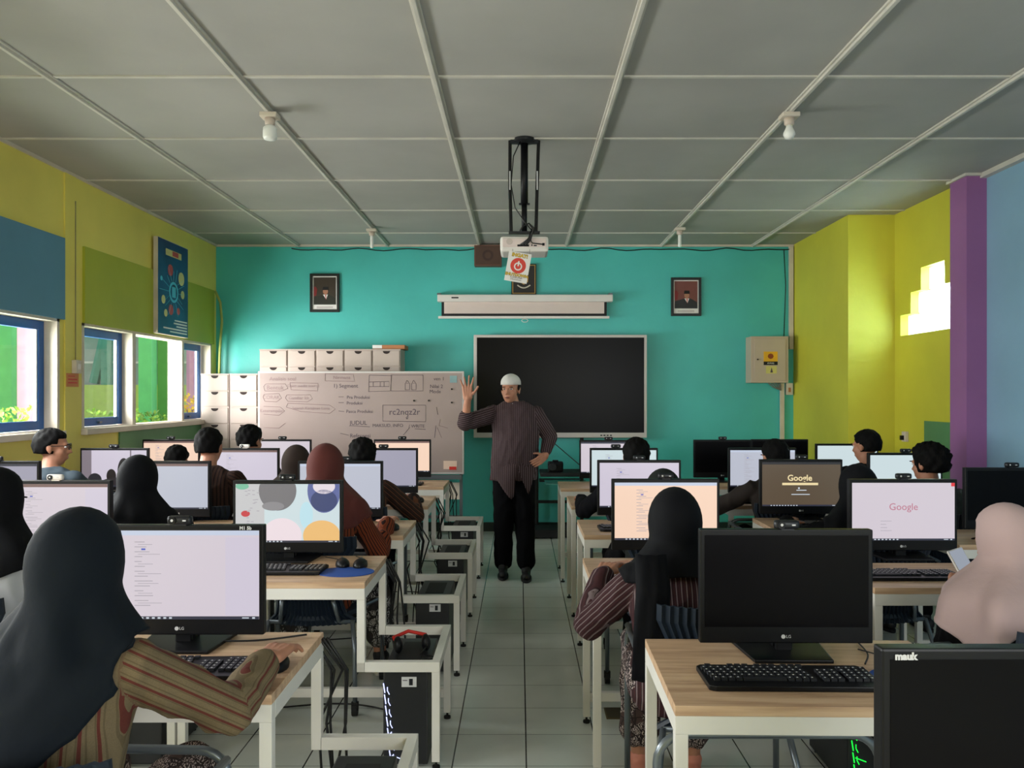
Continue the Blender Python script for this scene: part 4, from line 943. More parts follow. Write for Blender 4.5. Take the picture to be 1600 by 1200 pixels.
# ------------------------------------------------------------------ people
def remesh(mb, name, m, parent, org, vox=.008, smooth=4, shrink=None, seg=None):
    me = bpy.data.meshes.new('t'); me.from_pydata([(p[0]-org[0], p[1]-org[1], p[2]-org[2]) for p in mb.v], [], mb.f)
    import bmesh
    bm = bmesh.new(); bm.from_mesh(me); bmesh.ops.recalc_face_normals(bm, faces=bm.faces); bm.to_mesh(me); bm.free()
    t_ = bpy.data.objects.new('t', me); COL.objects.link(t_)
    r_ = t_.modifiers.new('r', 'REMESH'); r_.mode = 'VOXEL'; r_.voxel_size = vox; r_.adaptivity = 0
    s_ = t_.modifiers.new('s', 'SMOOTH'); s_.factor = .5; s_.iterations = smooth
    out_ = bpy.data.meshes.new_from_object(t_.evaluated_get(bpy.context.evaluated_depsgraph_get()))
    bpy.data.objects.remove(t_); bpy.data.meshes.remove(me)
    if name in ('shirt', 'skirt', 'trousers'):
        from mathutils import noise as NZ
        import numpy as np
        n_ = len(out_.vertices); cc = [0.0]*(3*n_)
        for i_, v_ in enumerate(out_.vertices):
            q_ = v_.co*9; w1 = NZ.noise(V(q_.x*1.6, q_.y*1.6, q_.z*.8)+V(org[0]*7, 0, 0)); w2 = NZ.noise(v_.co*26)
            d_ = .007*(1-abs(w1)*2.4)+.0022*w2; p_ = v_.co+v_.normal*d_
            cc[3*i_:3*i_+3] = p_
        out_.vertices.foreach_set('co', cc); out_.update()
    out_.name = name; out_.materials.clear(); out_.materials.append(m)
    out_.polygons.foreach_set('use_smooth', [True]*len(out_.polygons))
    if seg:
        import numpy as np
        n = len(out_.vertices); co_ = np.empty(n*3, 'f'); out_.vertices.foreach_get('co', co_); co_ = co_.reshape(-1, 3)+np.array(org, 'f')
        best = np.full(n, 1e9); val = np.zeros(n)
        for p0, p1, rad, side in seg:
            p0 = np.array(p0); p1 = np.array(p1); d = p1-p0; L = (d*d).sum()
            tt = np.clip(((co_-p0) @ d)/L, 0, 1); q = co_-(p0+tt[:, None]*d); dist = np.sqrt((q*q).sum(1))-rad
            v_ = (co_-p0) @ np.array(side); k_ = dist < best; best[k_] = dist[k_]; val[k_] = v_[k_]
        at = out_.attributes.new('stripe', 'FLOAT', 'POINT'); at.data.foreach_set('value', val.astype('f'))
    o = bpy.data.objects.new(name, out_); COL.objects.link(o)
    if parent is not None: o.parent = parent
    else: o.location = org
    return o
def ik(S, T, l1, l2, pole):
    S = V(*S); T = V(*T); d = T-S; L = min(d.length, (l1+l2)*.995); dn = d.normalized()
    a = (l1*l1-l2*l2+L*L)/(2*L); h = math.sqrt(max(0, l1*l1-a*a)); p = V(*pole); p = (p-dn*p.dot(dn)).normalized()
    return S+dn*a+p*h
def hand(mb, Wp, d, n, side, curl=.5, spread=.12, s=1.0, thumb_open=.9):
    """wrist Wp, d towards the finger tips, n out of the back of the hand, side = direction of the thumb"""
    Wp = V(*Wp); d = V(*d).normalized(); n = V(*n); n = (n-d*n.dot(d)).normalized(); t_ = V(*side); t_ = (t_-d*t_.dot(d)-n*t_.dot(n)).normalized()
    for k in (-1.5, -.5, .5, 1.5): mb.cap(Wp+t_*k*.013*s, .017*s, Wp+d*.078*s+t_*k*.0195*s, .0125*s, 8)
    lens = (.060, .078, .086, .076)
    for i, k in enumerate((-1.5, -.5, .5, 1.5)):
        b = Wp+d*.085*s+t_*k*.0200*s; dd = (d+t_*k*spread).normalized(); L = lens[i]*s; c = curl*(1+.12*(1.5-i)); r_ = .0088*s
        for seg_, (f_, r0, r1) in enumerate(((.45, 1, .93), (.30, .93, .86), (.25, .86, .74))):
            dd = (dd*math.cos(c*.55)-n*math.sin(c*.55)).normalized(); e = b+dd*L*f_; mb.cap(b, r_*r0, e, r_*r1, 8); b = e
    b = Wp+d*.022*s+t_*.022*s; dd = (d*.75+t_*thumb_open-n*.25).normalized(); e = b+dd*.038*s; mb.cap(b, .0135*s, e, .011*s, 8); b = e
    dd = (dd+d*.45-n*.2*curl).normalized(); e = b+dd*.030*s; mb.cap(b, .0105*s, e, .0095*s, 8); b = e; dd = (dd+d*.3-n*.2*curl).normalized(); mb.cap(b, .0092*s, b+dd*.022*s, .0078*s, 8)
def head(mb, C, yaw, pitch=0, roll=0, s=1.0):
    m = Matrix.Rotation(yaw, 3, 'Z') @ Matrix.Rotation(roll, 3, 'Y') @ Matrix.Rotation(-pitch, 3, 'X')
    C = V(*C); P_ = lambda x, y, z: C+m @ V(x*s, y*s, z*s)
    e = lambda x, y, z, a, b, c: mb.ell(P_(x, y, z), a*s, b*s, c*s, m)
    e(0, -.012, .025, .074, .093, .088); e(0, .030, -.035, .060, .060, .082); e(0, .045, -.088, .032, .030, .026)      # skull, face, chin
    e(-.036, .048, -.030, .026, .030, .03); e(.036, .048, -.030, .026, .030, .03)                                     # cheeks
    e(0, .075, .018, .050, .018, .012)                                                                                 # brow ridge
    mb.cap(P_(0, .088, .008), .007*s, P_(0, .106, -.030), .010*s, 8); e(-.012, .094, -.034, .009, .010, .008); e(.012, .094, -.034, .009, .010, .008)
    e(0, .083, -.062, .022, .012, .006); e(0, .082, -.071, .019, .012, .006)                                            # lips
    for q in (-1, 1): e(q*.076, -.005, -.010, .008, .018, .031); e(q*.080, -.012, .004, .006, .012, .018)
    return P_, m
def oval(c, rx, ry, yaw=0, n=28, tilt=0):
    c = V(*c); m = Matrix.Rotation(yaw, 3, 'Z') @ Matrix.Rotation(-tilt, 3, 'X')
    return [c+m @ V(rx*math.cos(i*2*PI/n)*(1), ry*math.sin(i*2*PI/n), 0) for i in range(n)]
def hijab(C, yaw, zs, shoulder, hemf, m, parent, org, seed=0, lean=0, folds=.010, pitch=0, sw=1.0):
    """hood around the head that falls over the shoulders; theta 0 is the face, hemf(theta) the hem height"""
    C = V(*C); rr = random.Random(seed); ph = [rr.uniform(0, 6.28) for _ in range(4)]
    mrot = Matrix.Rotation(yaw, 3, 'Z'); pr = Matrix.Rotation(yaw, 3, 'Z') @ Matrix.Rotation(-pitch, 3, 'X'); n = 72; rings = []
    tor = V(shoulder[0], shoulder[1], 0)
    for k in range(11):     # hood down to the jaw
        a = PI/2-(k/10)*2.0; cz = math.sin(a); q = max(.02, math.cos(a)) if k < 8 else max(.02, math.cos(a))
        ring = []
        for i in range(n):
            th = i*2*PI/n; x = math.sin(th); y = math.cos(th)
            rx, ry = .090, .110
            rad = q if a > 0 else 1-.16*abs(a)**1.6
            face = max(0, math.cos(th))**3 if a < .62 else 0
            fr = 1-.42*face*min(1, (.62-a)/.3) if face else 1
            px_ = x*rx*rad*fr; py_ = (y*ry*rad-.006)*(fr if y > 0 else 1)
            ring.append(C+pr @ V(px_, py_, .012+.118*cz))
        rings.append(ring)
    last = rings[-1]; zj = sum(p.z for p in last)/n
    for k in range(1, 25):
        u = k/24; ring = []
        for i in range(n):
            th = i*2*PI/n; hem = hemf((th+PI) % (2*PI)-PI); z = zj+(hem-zj)*u
            zd = (zj-z); zsd = zj-zs+.02
            g = min(1, max(0, zd/zsd)); g = g*g*(3-2*g)
            sx, sy = .185*sw, .130*sw
            drop = max(0, zd-zsd); sx2 = sx+.02*min(1, drop*4); sy2 = sy+.03*min(1, drop*4)
            bx, by = math.sin(th), math.cos(th)
            tgt = tor+mrot @ V(bx*sx2, by*sy2, 0)
            f_ = folds*(g*.75+.25)*(math.sin(4*th+ph[0]+1.2*u)+.8*math.sin(7*th+ph[1]-u)+.5*math.sin(13*th+ph[2]+2*u)*g)
            b0 = last[i]; x = b0.x*(1-g)+tgt.x*g; y = b0.y*(1-g)+tgt.y*g
            dr = V(x-(C.x*(1-g)+tor.x*g), y-(C.y*(1-g)+tor.y*g), 0); dr = dr.normalized() if dr.length > 1e-6 else V(0, 0, 0)
            ring.append(V(x, y, z)+dr*f_)
        rings.append(ring)
    und = [c for c in parent.children if c.name.startswith('shirt')]
    if und:
        from mathutils.bvhtree import BVHTree
        um = und[0].data; bv = BVHTree.FromPolygons([v.co for v in um.vertices], [tuple(p.vertices) for p in um.polygons]); ov = V(*org)
        for r_ in rings[9:]:
            for i in range(n):
                q, nn, ix, ds = bv.find_nearest(r_[i]-ov)
                if q is not None and ds < .14 and (r_[i]-ov-q).dot(nn) < .010: r_[i] = q+nn*.011+ov
        for it in range(2):
            for k in range(10, len(rings)-1):
                rings[k] = [(rings[k][i]*2+rings[k-1][i]+rings[k+1][i]+rings[k][i-1]+rings[k][(i+1) % n])/6 for i in range(n)]
    mb = MB(); mb.v = [(p.x-org[0], p.y-org[1], p.z-org[2]) for r_ in rings for p in r_]
    for k in range(len(rings)-1):
        for i in range(n): j = (i+1) % n; mb.f.append((k*n+i, k*n+j, (k+1)*n+j, (k+1)*n+i))
    mb.f.append(tuple(range(n)))
    o = mb.build('hijab', m, parent, smooth=True)
    so = o.modifiers.new('solid', 'SOLIDIFY'); so.thickness = .005; so.offset = 1
    return o
def hairmesh(C, yaw, pitch, m, parent, org, seed=0, curly=0, s=1.0, cut=-.02):
    rr = random.Random(seed); mrot = Matrix.Rotation(yaw, 3, 'Z') @ Matrix.Rotation(-pitch, 3, 'X'); n = 56; rings = []; C = V(*C); ph = [rr.uniform(0, 6) for _ in range(5)]
    for k in range(15):
        a = PI/2-k/14*(PI/2+.72); ring = []
        for i in range(n):
            th = i*2*PI/n; y = math.cos(th); x = math.sin(th)
            a2 = a
            lim = .55 if y > .55 else (.18 if y > .2 else (-.12 if y > -.15 else -.75))
            tuck = 1.0 if a >= lim else max(.80, 1-.6*(lim-a))
            q = max(.03, math.cos(a)) if a > 0 else (1-.22*a*a)
            j_ = (.002+.0045*curly)*(math.sin(9*th+ph[0]+5*a)+math.sin(13*th+ph[1]-7*a)+.7*math.sin(6*th+9*a+ph[2]))*(1 if tuck == 1 else .2)
            R_ = (1.02+.05*max(0, math.sin(a))+.13*curly)*tuck
            p = V(x*(.082*R_*q+j_*abs(q)), y*(.101*R_*q+j_*abs(q))-.014, .024+(.098+.01*curly)*math.sin(a)*(1 if a > 0 else 1)+j_*.6)
            ring.append(C+mrot @ (p*s))
        rings.append(ring)
    mb = MB(); mb.v = [(p.x-org[0], p.y-org[1], p.z-org[2]) for r_ in rings for p in r_]
    for k in range(14):
        for i in range(n): j = (i+1) % n; mb.f.append((k*n+i, k*n+j, (k+1)*n+j, (k+1)*n+i))
    mb.f.append(tuple(range(n))); mb.f.append(tuple(14*n+i for i in range(n))[::-1])
    return mb.build('hair', m, parent, smooth=True)
def shoe(parent, org, A, fwd, m, sole, s=1.0):
    A = V(*A); f_ = V(*fwd).normalized(); mb = MB(); q = f_.cross(V(0, 0, 1))
    mb.cap(A-f_*.05+V(0, 0, -.035), .038*s, A+f_*.13*s+V(0, 0, -.048), .030*s, 10); mb.cap(A+V(0, 0, .0), .042*s, A+f_*.05+V(0, 0, -.03), .036*s, 10)
    o = remesh(mb, 'shoe', m, parent, org, .007, 3)
    c = V(A.x+f_.x*.04-org[0], A.y+f_.y*.04-org[1], 0); ang = math.atan2(f_.y, f_.x)
    mm = Matrix.Translation(c) @ Matrix.Rotation(ang, 4, 'Z'); pts = []
    for i in range(20): a = i*2*PI/20; pts.append((.135*s*math.cos(a), .043*s*math.sin(a)))
    k = MB().loft([[mm @ V(a, b, z) for a, b in pts] for z in (.001, .022)]).build('sole', sole, o, bevel=.004)
    return o
SH_ = {'black': (mat('shoe_black', (20, 20, 22), .6), M['blackm']), 'bw': (mat('shoe_canvas_black', (24, 24, 28), .7), mat('sole_white', (210, 205, 196), .6)), 'pink': (mat('shoe_salmon', (206, 132, 112), .6), mat('sole_cream', (200, 186, 160), .6))}

def person(label, x, y, hz=1.22, yaw=0, lean=.10, hdx=0, hyaw=0, hpitch=.1, sdz=0, L=None, Rh=None, cover=('hair', 0), shirt='brown', lower='black', skin='skin', shoes='black', vox=.010, sw=1.0, hem=None, knee=.12, foot=.12, elbow=(None, None), hijab_kw={}, foldseed=0, legs=True, sleeve=.92, hand_up=False):
    org = (x, y, 0); f_ = V(-math.sin(yaw), math.cos(yaw), 0); r_ = V(math.cos(yaw), math.sin(yaw), 0); O = V(x, y, 0)
    P_ = lambda a, b, c: O+r_*a+f_*b+V(0, 0, c)
    zs = hz-.272+sdz; bs = lean
    def spine(z): return bs*max(0, (z-.5)/(zs-.5))**1.2+(.0)
    rings = lambda g, top=True: [[P_(math.cos(i*2*PI/24)*(rx+g)*sw+hdx*.5*max(0, (z-.5)/(zs-.5)), spine(z)+math.sin(i*2*PI/24)*(ry+g), z) for i in range(24)] for z, rx, ry in
        ((.445, .15, .11), (.49, .172, .128), (.56, .168, .125), (.68, .145, .108), (zs-.20, .152, .112), (zs-.10, .170, .115), (zs-.035, .165, .10), (zs+.0, .13, .078), (zs+.03, .075, .062))]
    body = MB(); body.loft(rings(-.012))
    HC = P_(hdx, bs+.045, hz-.118)
    body.cap(P_(hdx*.6, bs, zs-.01), .056, HC+V(0, 0, -.06), .052, 12)
    hP, hm = head(body, HC, yaw+hyaw, hpitch)
    shirtm = MB(); shirtm.loft(rings(0.006)); segs = [((P_(0, 0, .45)), (P_(hdx*.5, bs, zs)), .15, tuple(r_))]
    for sd, T, eb in ((-1, L, elbow[0]), (1, Rh, elbow[1])):
        S = P_(sd*.160*sw+hdx*.5, bs-.005, zs-.050)
        if T is None: T = (P_(sd*.12, .36, .60))
        T = V(*T); hd = V(0, 0, 0)
        pole = eb if eb else tuple(r_*sd*.55+V(0, 0, -1)-f_*.2)
        wr = T; E = ik(S, wr, .275, .245, pole)
        fd = (wr-E).normalized()
        body.cap(S, .046, E, .036, 10); body.cap(E, .036, wr, .024, 10)
        hdv = (fd+V(0, 0, .0)); hdv.z *= .3
        hand(body, wr, hdv, V(0, 0, 1), r_*(-sd), .55, .10, 1.0)
        shirtm.cap(S, .060, E, .054, 12); ce = E+(wr-E)*sleeve; shirtm.cap(E, .055, ce, .043, 12)
        for a_, b_ in ((S, E), (E, wr)):
            d_ = (b_-a_).normalized(); sv = V(0, 0, 1)-d_*d_.z
            if sv.length < .3: sv = f_-d_*d_.dot(f_)
            sv.normalize(); segs.append((tuple(a_), tuple(b_), .05, tuple(sv)))
    low = MB(); low.loft(rings(0.004)[:4])
    ank = []
    for sd in (-1, 1):
        Hp = P_(sd*.085, .01, .52); K = P_(sd*knee, .43, .53); A = P_(sd*foot, .40, .085); ank.append(A)
        body.cap(Hp, .075, K, .052, 10); body.cap(K, .052, A, .034, 10); body.cap(A+V(0, 0, -.03), .03, A+f_*.11+V(0, 0, -.045), .024, 8)
        low.cap(Hp, .092, K, .070, 12)
        if lower in ('bw', 'brown', 'bands'): low.cap(K, .072, A+V(0, 0, .12), .078, 12)
        else: low.cap(K, .066, A+V(0, 0, .05), .052, 12)
    ob = remesh(body, 'person', M[skin], None, org, vox*.8, 3); tag(ob, label, 'person')
    remesh(shirtm, 'shirt', ST[shirt], ob, org, vox, 6, seg=segs)
    remesh(low, 'skirt' if lower != 'black' else 'trousers', BT[lower], ob, org, vox*1.1, 5)
    for A in ank: shoe(ob, org, A, f_, *SH_[shoes])
    if cover[0] == 'hijab':
        hf = hem or (lambda th: zs-.14-.10*(math.cos(th/2)**2 if 0 else (abs(th)/PI)**2))
        hijab(HC, yaw+hyaw*.6, zs, (P_(hdx*.5, bs, 0).x, P_(hdx*.5, bs, 0).y), hf, HJ[cover[1]], ob, org, foldseed, pitch=hpitch*.6, **{'sw': sw, **hijab_kw})
    else: hairmesh(HC, yaw+hyaw, hpitch, M['hair'], ob, org, foldseed, cover[1])
    # eyes, brows
    for q in (-1, 1):
        e = MB().ell(hP(q*.031, .0765, .004)-V(*org), .0125, .008, .0065, hm, 10, 6).build('eye', M['paper'], ob, smooth=True)
        MB().ell(hP(q*.031, .0835, .004)-V(*org), .0055, .004, .0055, hm, 8, 5).build('iris', M['blackm'], e, smooth=True)
        MB().ell(hP(q*.032, .090, .021)-V(*org), .018, .006, .0035, hm, 8, 5).build('eyebrow', M['hair'], ob, smooth=True)
    return ob

WH = lambda px, py, Y: tuple(W(px, py, Y))
# --- left block
def hem1(th):
    a = abs(th)/PI      # 0 front .. 1 back
    return 1.0-.03*(1-a)-(.265*max(0, (a-.42)/.58)**1.15)
P1 = person('person in a long black hijab and olive-red striped shirt, nearest at the left', -.985, 1.63, 1.235, yaw=-.04, lean=.10, hyaw=-.05, hpitch=.16, L=(-1.15, 2.02, .80), Rh=(-.665, 2.13, .80), elbow=(None, (.45, -.35, -.8)), cover=('hijab', 'navy'), shirt='olive', lower='brown', shoes='pink', vox=.0065, sw=.93, hem=hem1, foldseed=4, hijab_kw={'folds': .013, 'sw': .86}, sleeve=.80)
chair(-.97, 1.66, -.04, 'blue chair of the nearest student on the left')
P2 = person('person in a black hijab over a white garment, cropped by the left edge', -1.93, 2.80, 1.22, lean=.10, hyaw=-.3, L=(-2.3, 3.28, .79), Rh=(-1.85, 3.30, .79), cover=('hijab', 'black'), shirt='white', lower='bw', vox=.009, hem=lambda th: .86-.03*math.cos(th*2), foldseed=2, hijab_kw={'sw': .86} if 0 else {})
chair(-1.93, 2.82, 0, 'blue chair of the student cropped by the left edge')
P3 = person('person in a black hijab and top before a pale monitor, second column left', -1.97, 3.97, 1.175, lean=.12, hyaw=-.15, hpitch=.2, L=(-2.2, 4.42, .79), Rh=(-1.85, 4.42, .79), cover=('hijab', 'black'), shirt='black', vox=.010, foldseed=3, hem=lambda th: .84-.05*abs(math.sin(th*2)))
chair(-1.97, 3.98, 0, 'blue chair of the black-hijab student behind the nearest left monitor')
P4 = person('person in a maroon hijab and rust-striped shirt, hand on a mouse', -1.0, 3.96, 1.235, lean=.12, hyaw=.05, hpitch=.15, L=(-1.15, 4.42, .79), Rh=(-.73, 4.40, .80), elbow=(None, (.25, -.35, -1)), cover=('hijab', 'maroon'), shirt='rust', lower='bw', shoes='bw', vox=.008, hem=lambda th: .87+.05*math.cos(th), foldseed=8, knee=.2, foot=.24)
chair(-1.0, 3.98, 0, 'blue fluted chair seen under the desk with the oval mouse pad')
P5 = person('person with short black hair, glasses and a slate shirt, turned right by the windows', -2.98, 5.00, 1.285, lean=.06, hyaw=-1.2, hpitch=.05, L=(-3.1, 5.5, .79), Rh=(-2.8, 5.5, .79), cover=('hair', 0), shirt='slate', vox=.010, foldseed=1)
chair(-2.98, 5.02, 0, 'blue chair of the boy in glasses by the windows')
for q in (0,):
    g = MB(); hc = V(-2.98, 5.0+.06+.045, 1.285-.118); m_ = Matrix.Rotation(-1.2, 3, 'Z')
    for sd in (-1, 1): g.tube([hc-V(-2.98, 5.0, 0)+m_ @ V(sd*.032+.024*math.cos(a*PI/6), .098, .002+.019*math.sin(a*PI/6)) for a in range(13)], .0022, 5)
    for sd in (-1, 1): g.tube([hc-V(-2.98, 5.0, 0)+m_ @ V(sd*.056, .098, .008), hc-V(-2.98, 5.0, 0)+m_ @ V(sd*.080, .0, .010)], .0022, 5)
    g.build('glasses', M['black'], P5)
P6 = person('person with cropped black hair and brown striped shirt, back turned, second column left', -1.98, 5.02, 1.29, lean=.04, hyaw=0, hpitch=.05, L=(-2.25, 5.48, .79), Rh=(-1.75, 5.48, .79), cover=('hair', 0), shirt='brown', vox=.010, sw=1.08, foldseed=5)
chair(-1.98, 5.02, 0, 'blue chair of the boy in the brown striped shirt')
P7 = person('person with bushy black hair below the low drawer towers', -2.10, 6.12, 1.26, lean=.08, hyaw=-.4, L=(-2.3, 6.6, .79), Rh=(-1.9, 6.6, .79), cover=('hair', .5), shirt='dark', vox=.011, foldseed=6)
chair(-2.10, 6.12, 0, 'blue chair of the bushy-haired boy below the drawer towers')
P8 = person('person in a dark brown hijab mostly hidden beside the maroon hijab', -1.50, 5.25, 1.15, lean=.08, L=(-1.65, 5.65, .79), Rh=(-1.42, 5.65, .79), cover=('hijab', 'brown'), shirt='black', vox=.011, foldseed=7)
chair(-1.50, 5.25, 0, 'blue chair of the student in the dark brown hijab')
P9 = person('person with short black hair and ember-striped sleeves bending to a mouse, before the whiteboard', -1.02, 4.98, 1.215, lean=.16, hyaw=.25, hpitch=.35, L=(-1.1, 5.5, .79), Rh=(-.73, 5.46, .80), elbow=(None, (.7, -.2, -.8)), cover=('hair', .4), shirt='ember', vox=.010, foldseed=9)
chair(-1.02, 4.98, 0, 'blue chair of the boy in ember-striped sleeves')
P10 = person('person whose dark head top peeks over a brown-topped monitor, left rear', -2.70, 6.10, 1.10, lean=.16, hpitch=.3, L=(-2.9, 6.6, .79), Rh=(-2.6, 6.6, .79), cover=('hair', .2), shirt='dark', vox=.012, foldseed=10)
chair(-2.72, 6.10, 0, 'blue chair farthest left near the green lower wall')
# --- right block
P11 = person('person in a long black hijab and maroon-striped shirt typing, right of the aisle', 0.545, 2.72, 1.155, yaw=-.06, lean=.09, hyaw=.15, hpitch=.15, L=(.33, 3.14, .80), Rh=(.46, 3.24, .80), elbow=((-.5, -.25, -.8), (.4, -.2, -.9)), cover=('hijab', 'black'), shirt='maroon', lower='brown', shoes='pink', vox=.0065, hem=lambda th: .865+.02*math.cos(th*2), foldseed=12, hijab_kw={'folds': .005}, sw=.95, knee=.10, foot=.10)
mb = MB(); rg = []
for u in range(13):
    z = .965-.395*u/12; wdt = .052+.012*u/12; cx_ = -.105-.012*math.sin(u/12*PI*.5); row = []
    for q in range(9): a_ = -1+q/4; row.append(V(cx_+wdt*a_, -.05-.085*min(1, u/3)+.02*a_*a_+.006*math.sin(q*2.1+u*.5), z))
    rg.append(row+[p_+V(0, .006, 0) for p_ in row[::-1]])
mb.loft(rg).build('hijab_end', HJ['black'], P11, smooth=True)
chair(.67, 2.74, -.03, 'blue chair of the maroon-striped student, right of the aisle')
P12 = person('person in a dark hijab hidden behind the peach monitor', .73, 3.92, 1.11, lean=.10, hpitch=.2, L=(.6, 4.4, .79), Rh=(.85, 4.4, .79), cover=('hijab', 'green'), shirt='black', vox=.010, foldseed=13)
chair(.73, 3.92, 0, 'blue chair of the student behind the peach monitor')
P13 = person('person with brown-black hair and dark top, right of the aisle toward the front', .74, 4.96, 1.225, lean=.08, hyaw=0, L=(.42, 5.45, .79), Rh=(.85, 5.5, .79), elbow=((-.6, 0, -.8), None), cover=('hair', .2), shirt='dark', vox=.010, foldseed=14, sw=1.1)
chair(.74, 4.96, 0, 'blue chair of the brown-haired student, right of the aisle')
P14 = person('person with short black hair and dark shirt reaching to a mouse, centre right', 1.68, 5.13, 1.205, lean=.10, hyaw=.25, L=(1.50, 5.54, .79), Rh=(1.78, 5.52, .79), elbow=((-1, -.1, -.5), None), cover=('hair', .1), shirt='brownshirt', vox=.010, foldseed=15)
chair(1.68, 5.14, 0, 'blue chair of the dark-shirted typing boy')
P15 = person('person in a black hijab behind the white search page monitor', 1.76, 4.02, 1.125, lean=.10, hyaw=.2, hpitch=.2, L=(1.5, 4.48, .79), Rh=(1.9, 4.48, .79), elbow=((-1, -.1, -.5), None), cover=('hijab', 'black'), shirt='black', vox=.010, foldseed=16)
chair(1.76, 4.02, 0, 'blue chair behind the white search page monitor')
P16 = person('person with short black hair facing left before the lime wall', 2.53, 5.74, 1.245, lean=.06, hyaw=.6, L=(2.45, 6.2, .79), Rh=(2.7, 6.2, .79), cover=('hair', 0), shirt='dark', vox=.010, foldseed=17)
chair(2.53, 5.75, 0, 'blue chair of the boy at the lime wall')
P17 = person('person with curly black hair and olive shirt by the purple column', 2.47, 4.72, 1.20, lean=.07, hyaw=.5, L=(2.35, 5.16, .79), Rh=(2.65, 5.16, .79), cover=('hair', 1.0), shirt='darkolive', vox=.010, foldseed=18)
chair(2.47, 4.73, 0, 'blue chair of the curly-haired boy')
P18 = person('person in a dusty pink hijab and black sleeves at the right edge, holding a phone', 1.66, 2.50, 1.125, yaw=.25, lean=.12, hyaw=.15, hpitch=.2, L=(1.60, 2.92, .80), Rh=(1.80, 2.92, .80), elbow=((-.35, -.3, -.9), None), cover=('hijab', 'beige'), shirt='black', lower='bands', vox=.008, hem=lambda th: .80-.02*math.cos(th)-.12*max(0, math.sin(th+.5) if 0 else -math.sin(th+.3))**6, foldseed=19, sw=1.0, hijab_kw={'sw': 1.36, 'folds': .020})
chair(1.62, 2.46, .08, 'blue chair of the student in the dusty pink hijab')
o = empty('mobile_phone', (1.66, 3.0, .865), .25, 'white-rimmed phone held by the student in the dusty pink hijab', 'phone')
mt = Matrix.Rotation(-.5, 4, 'X') @ Matrix.Rotation(-.2, 4, 'Y')
MB().box(-.036, .036, -.005, .005, -.06, .06, mt).build('phone_case', M['whiteplas'], o, bevel=.004); MB().box(-.032, .032, -.006, -.0045, -.056, .056, mt).build('phone_screen', emis('phone_screen', (150, 156, 168), 1), o)
chair(.615, 1.74, 0, 'backless tube-hoop seat tucked at the nearest right desk')
hoop = [o for o in bpy.data.objects if o.get('label', '').startswith('backless')][0]
for c in list(hoop.children):
    if c.name.startswith(('backrest', 'arm_tube')): bpy.data.objects.remove(c)
o = MB().box(-.1, .1, -.07, .07, 0, .012).build('notebook', M['paper'], bevel=.002); o.location = (1.98, 4.52, TZ); tag(o, 'white notebook lying right of the brown search page monitor', 'notebook')
chair(1.95, 3.2-.55, -.4, 'x') if 0 else None
# blue box on the chair side
o = MB().box(0, .17, 0, .025, 0, .16).build('blue_folder', mat('folder_blue', (36, 48, 88), .5), bevel=.004); o.location = (.61, 2.452, .60); tag(o, 'blue folder wedged on the chair back behind the black monitor', 'folder')

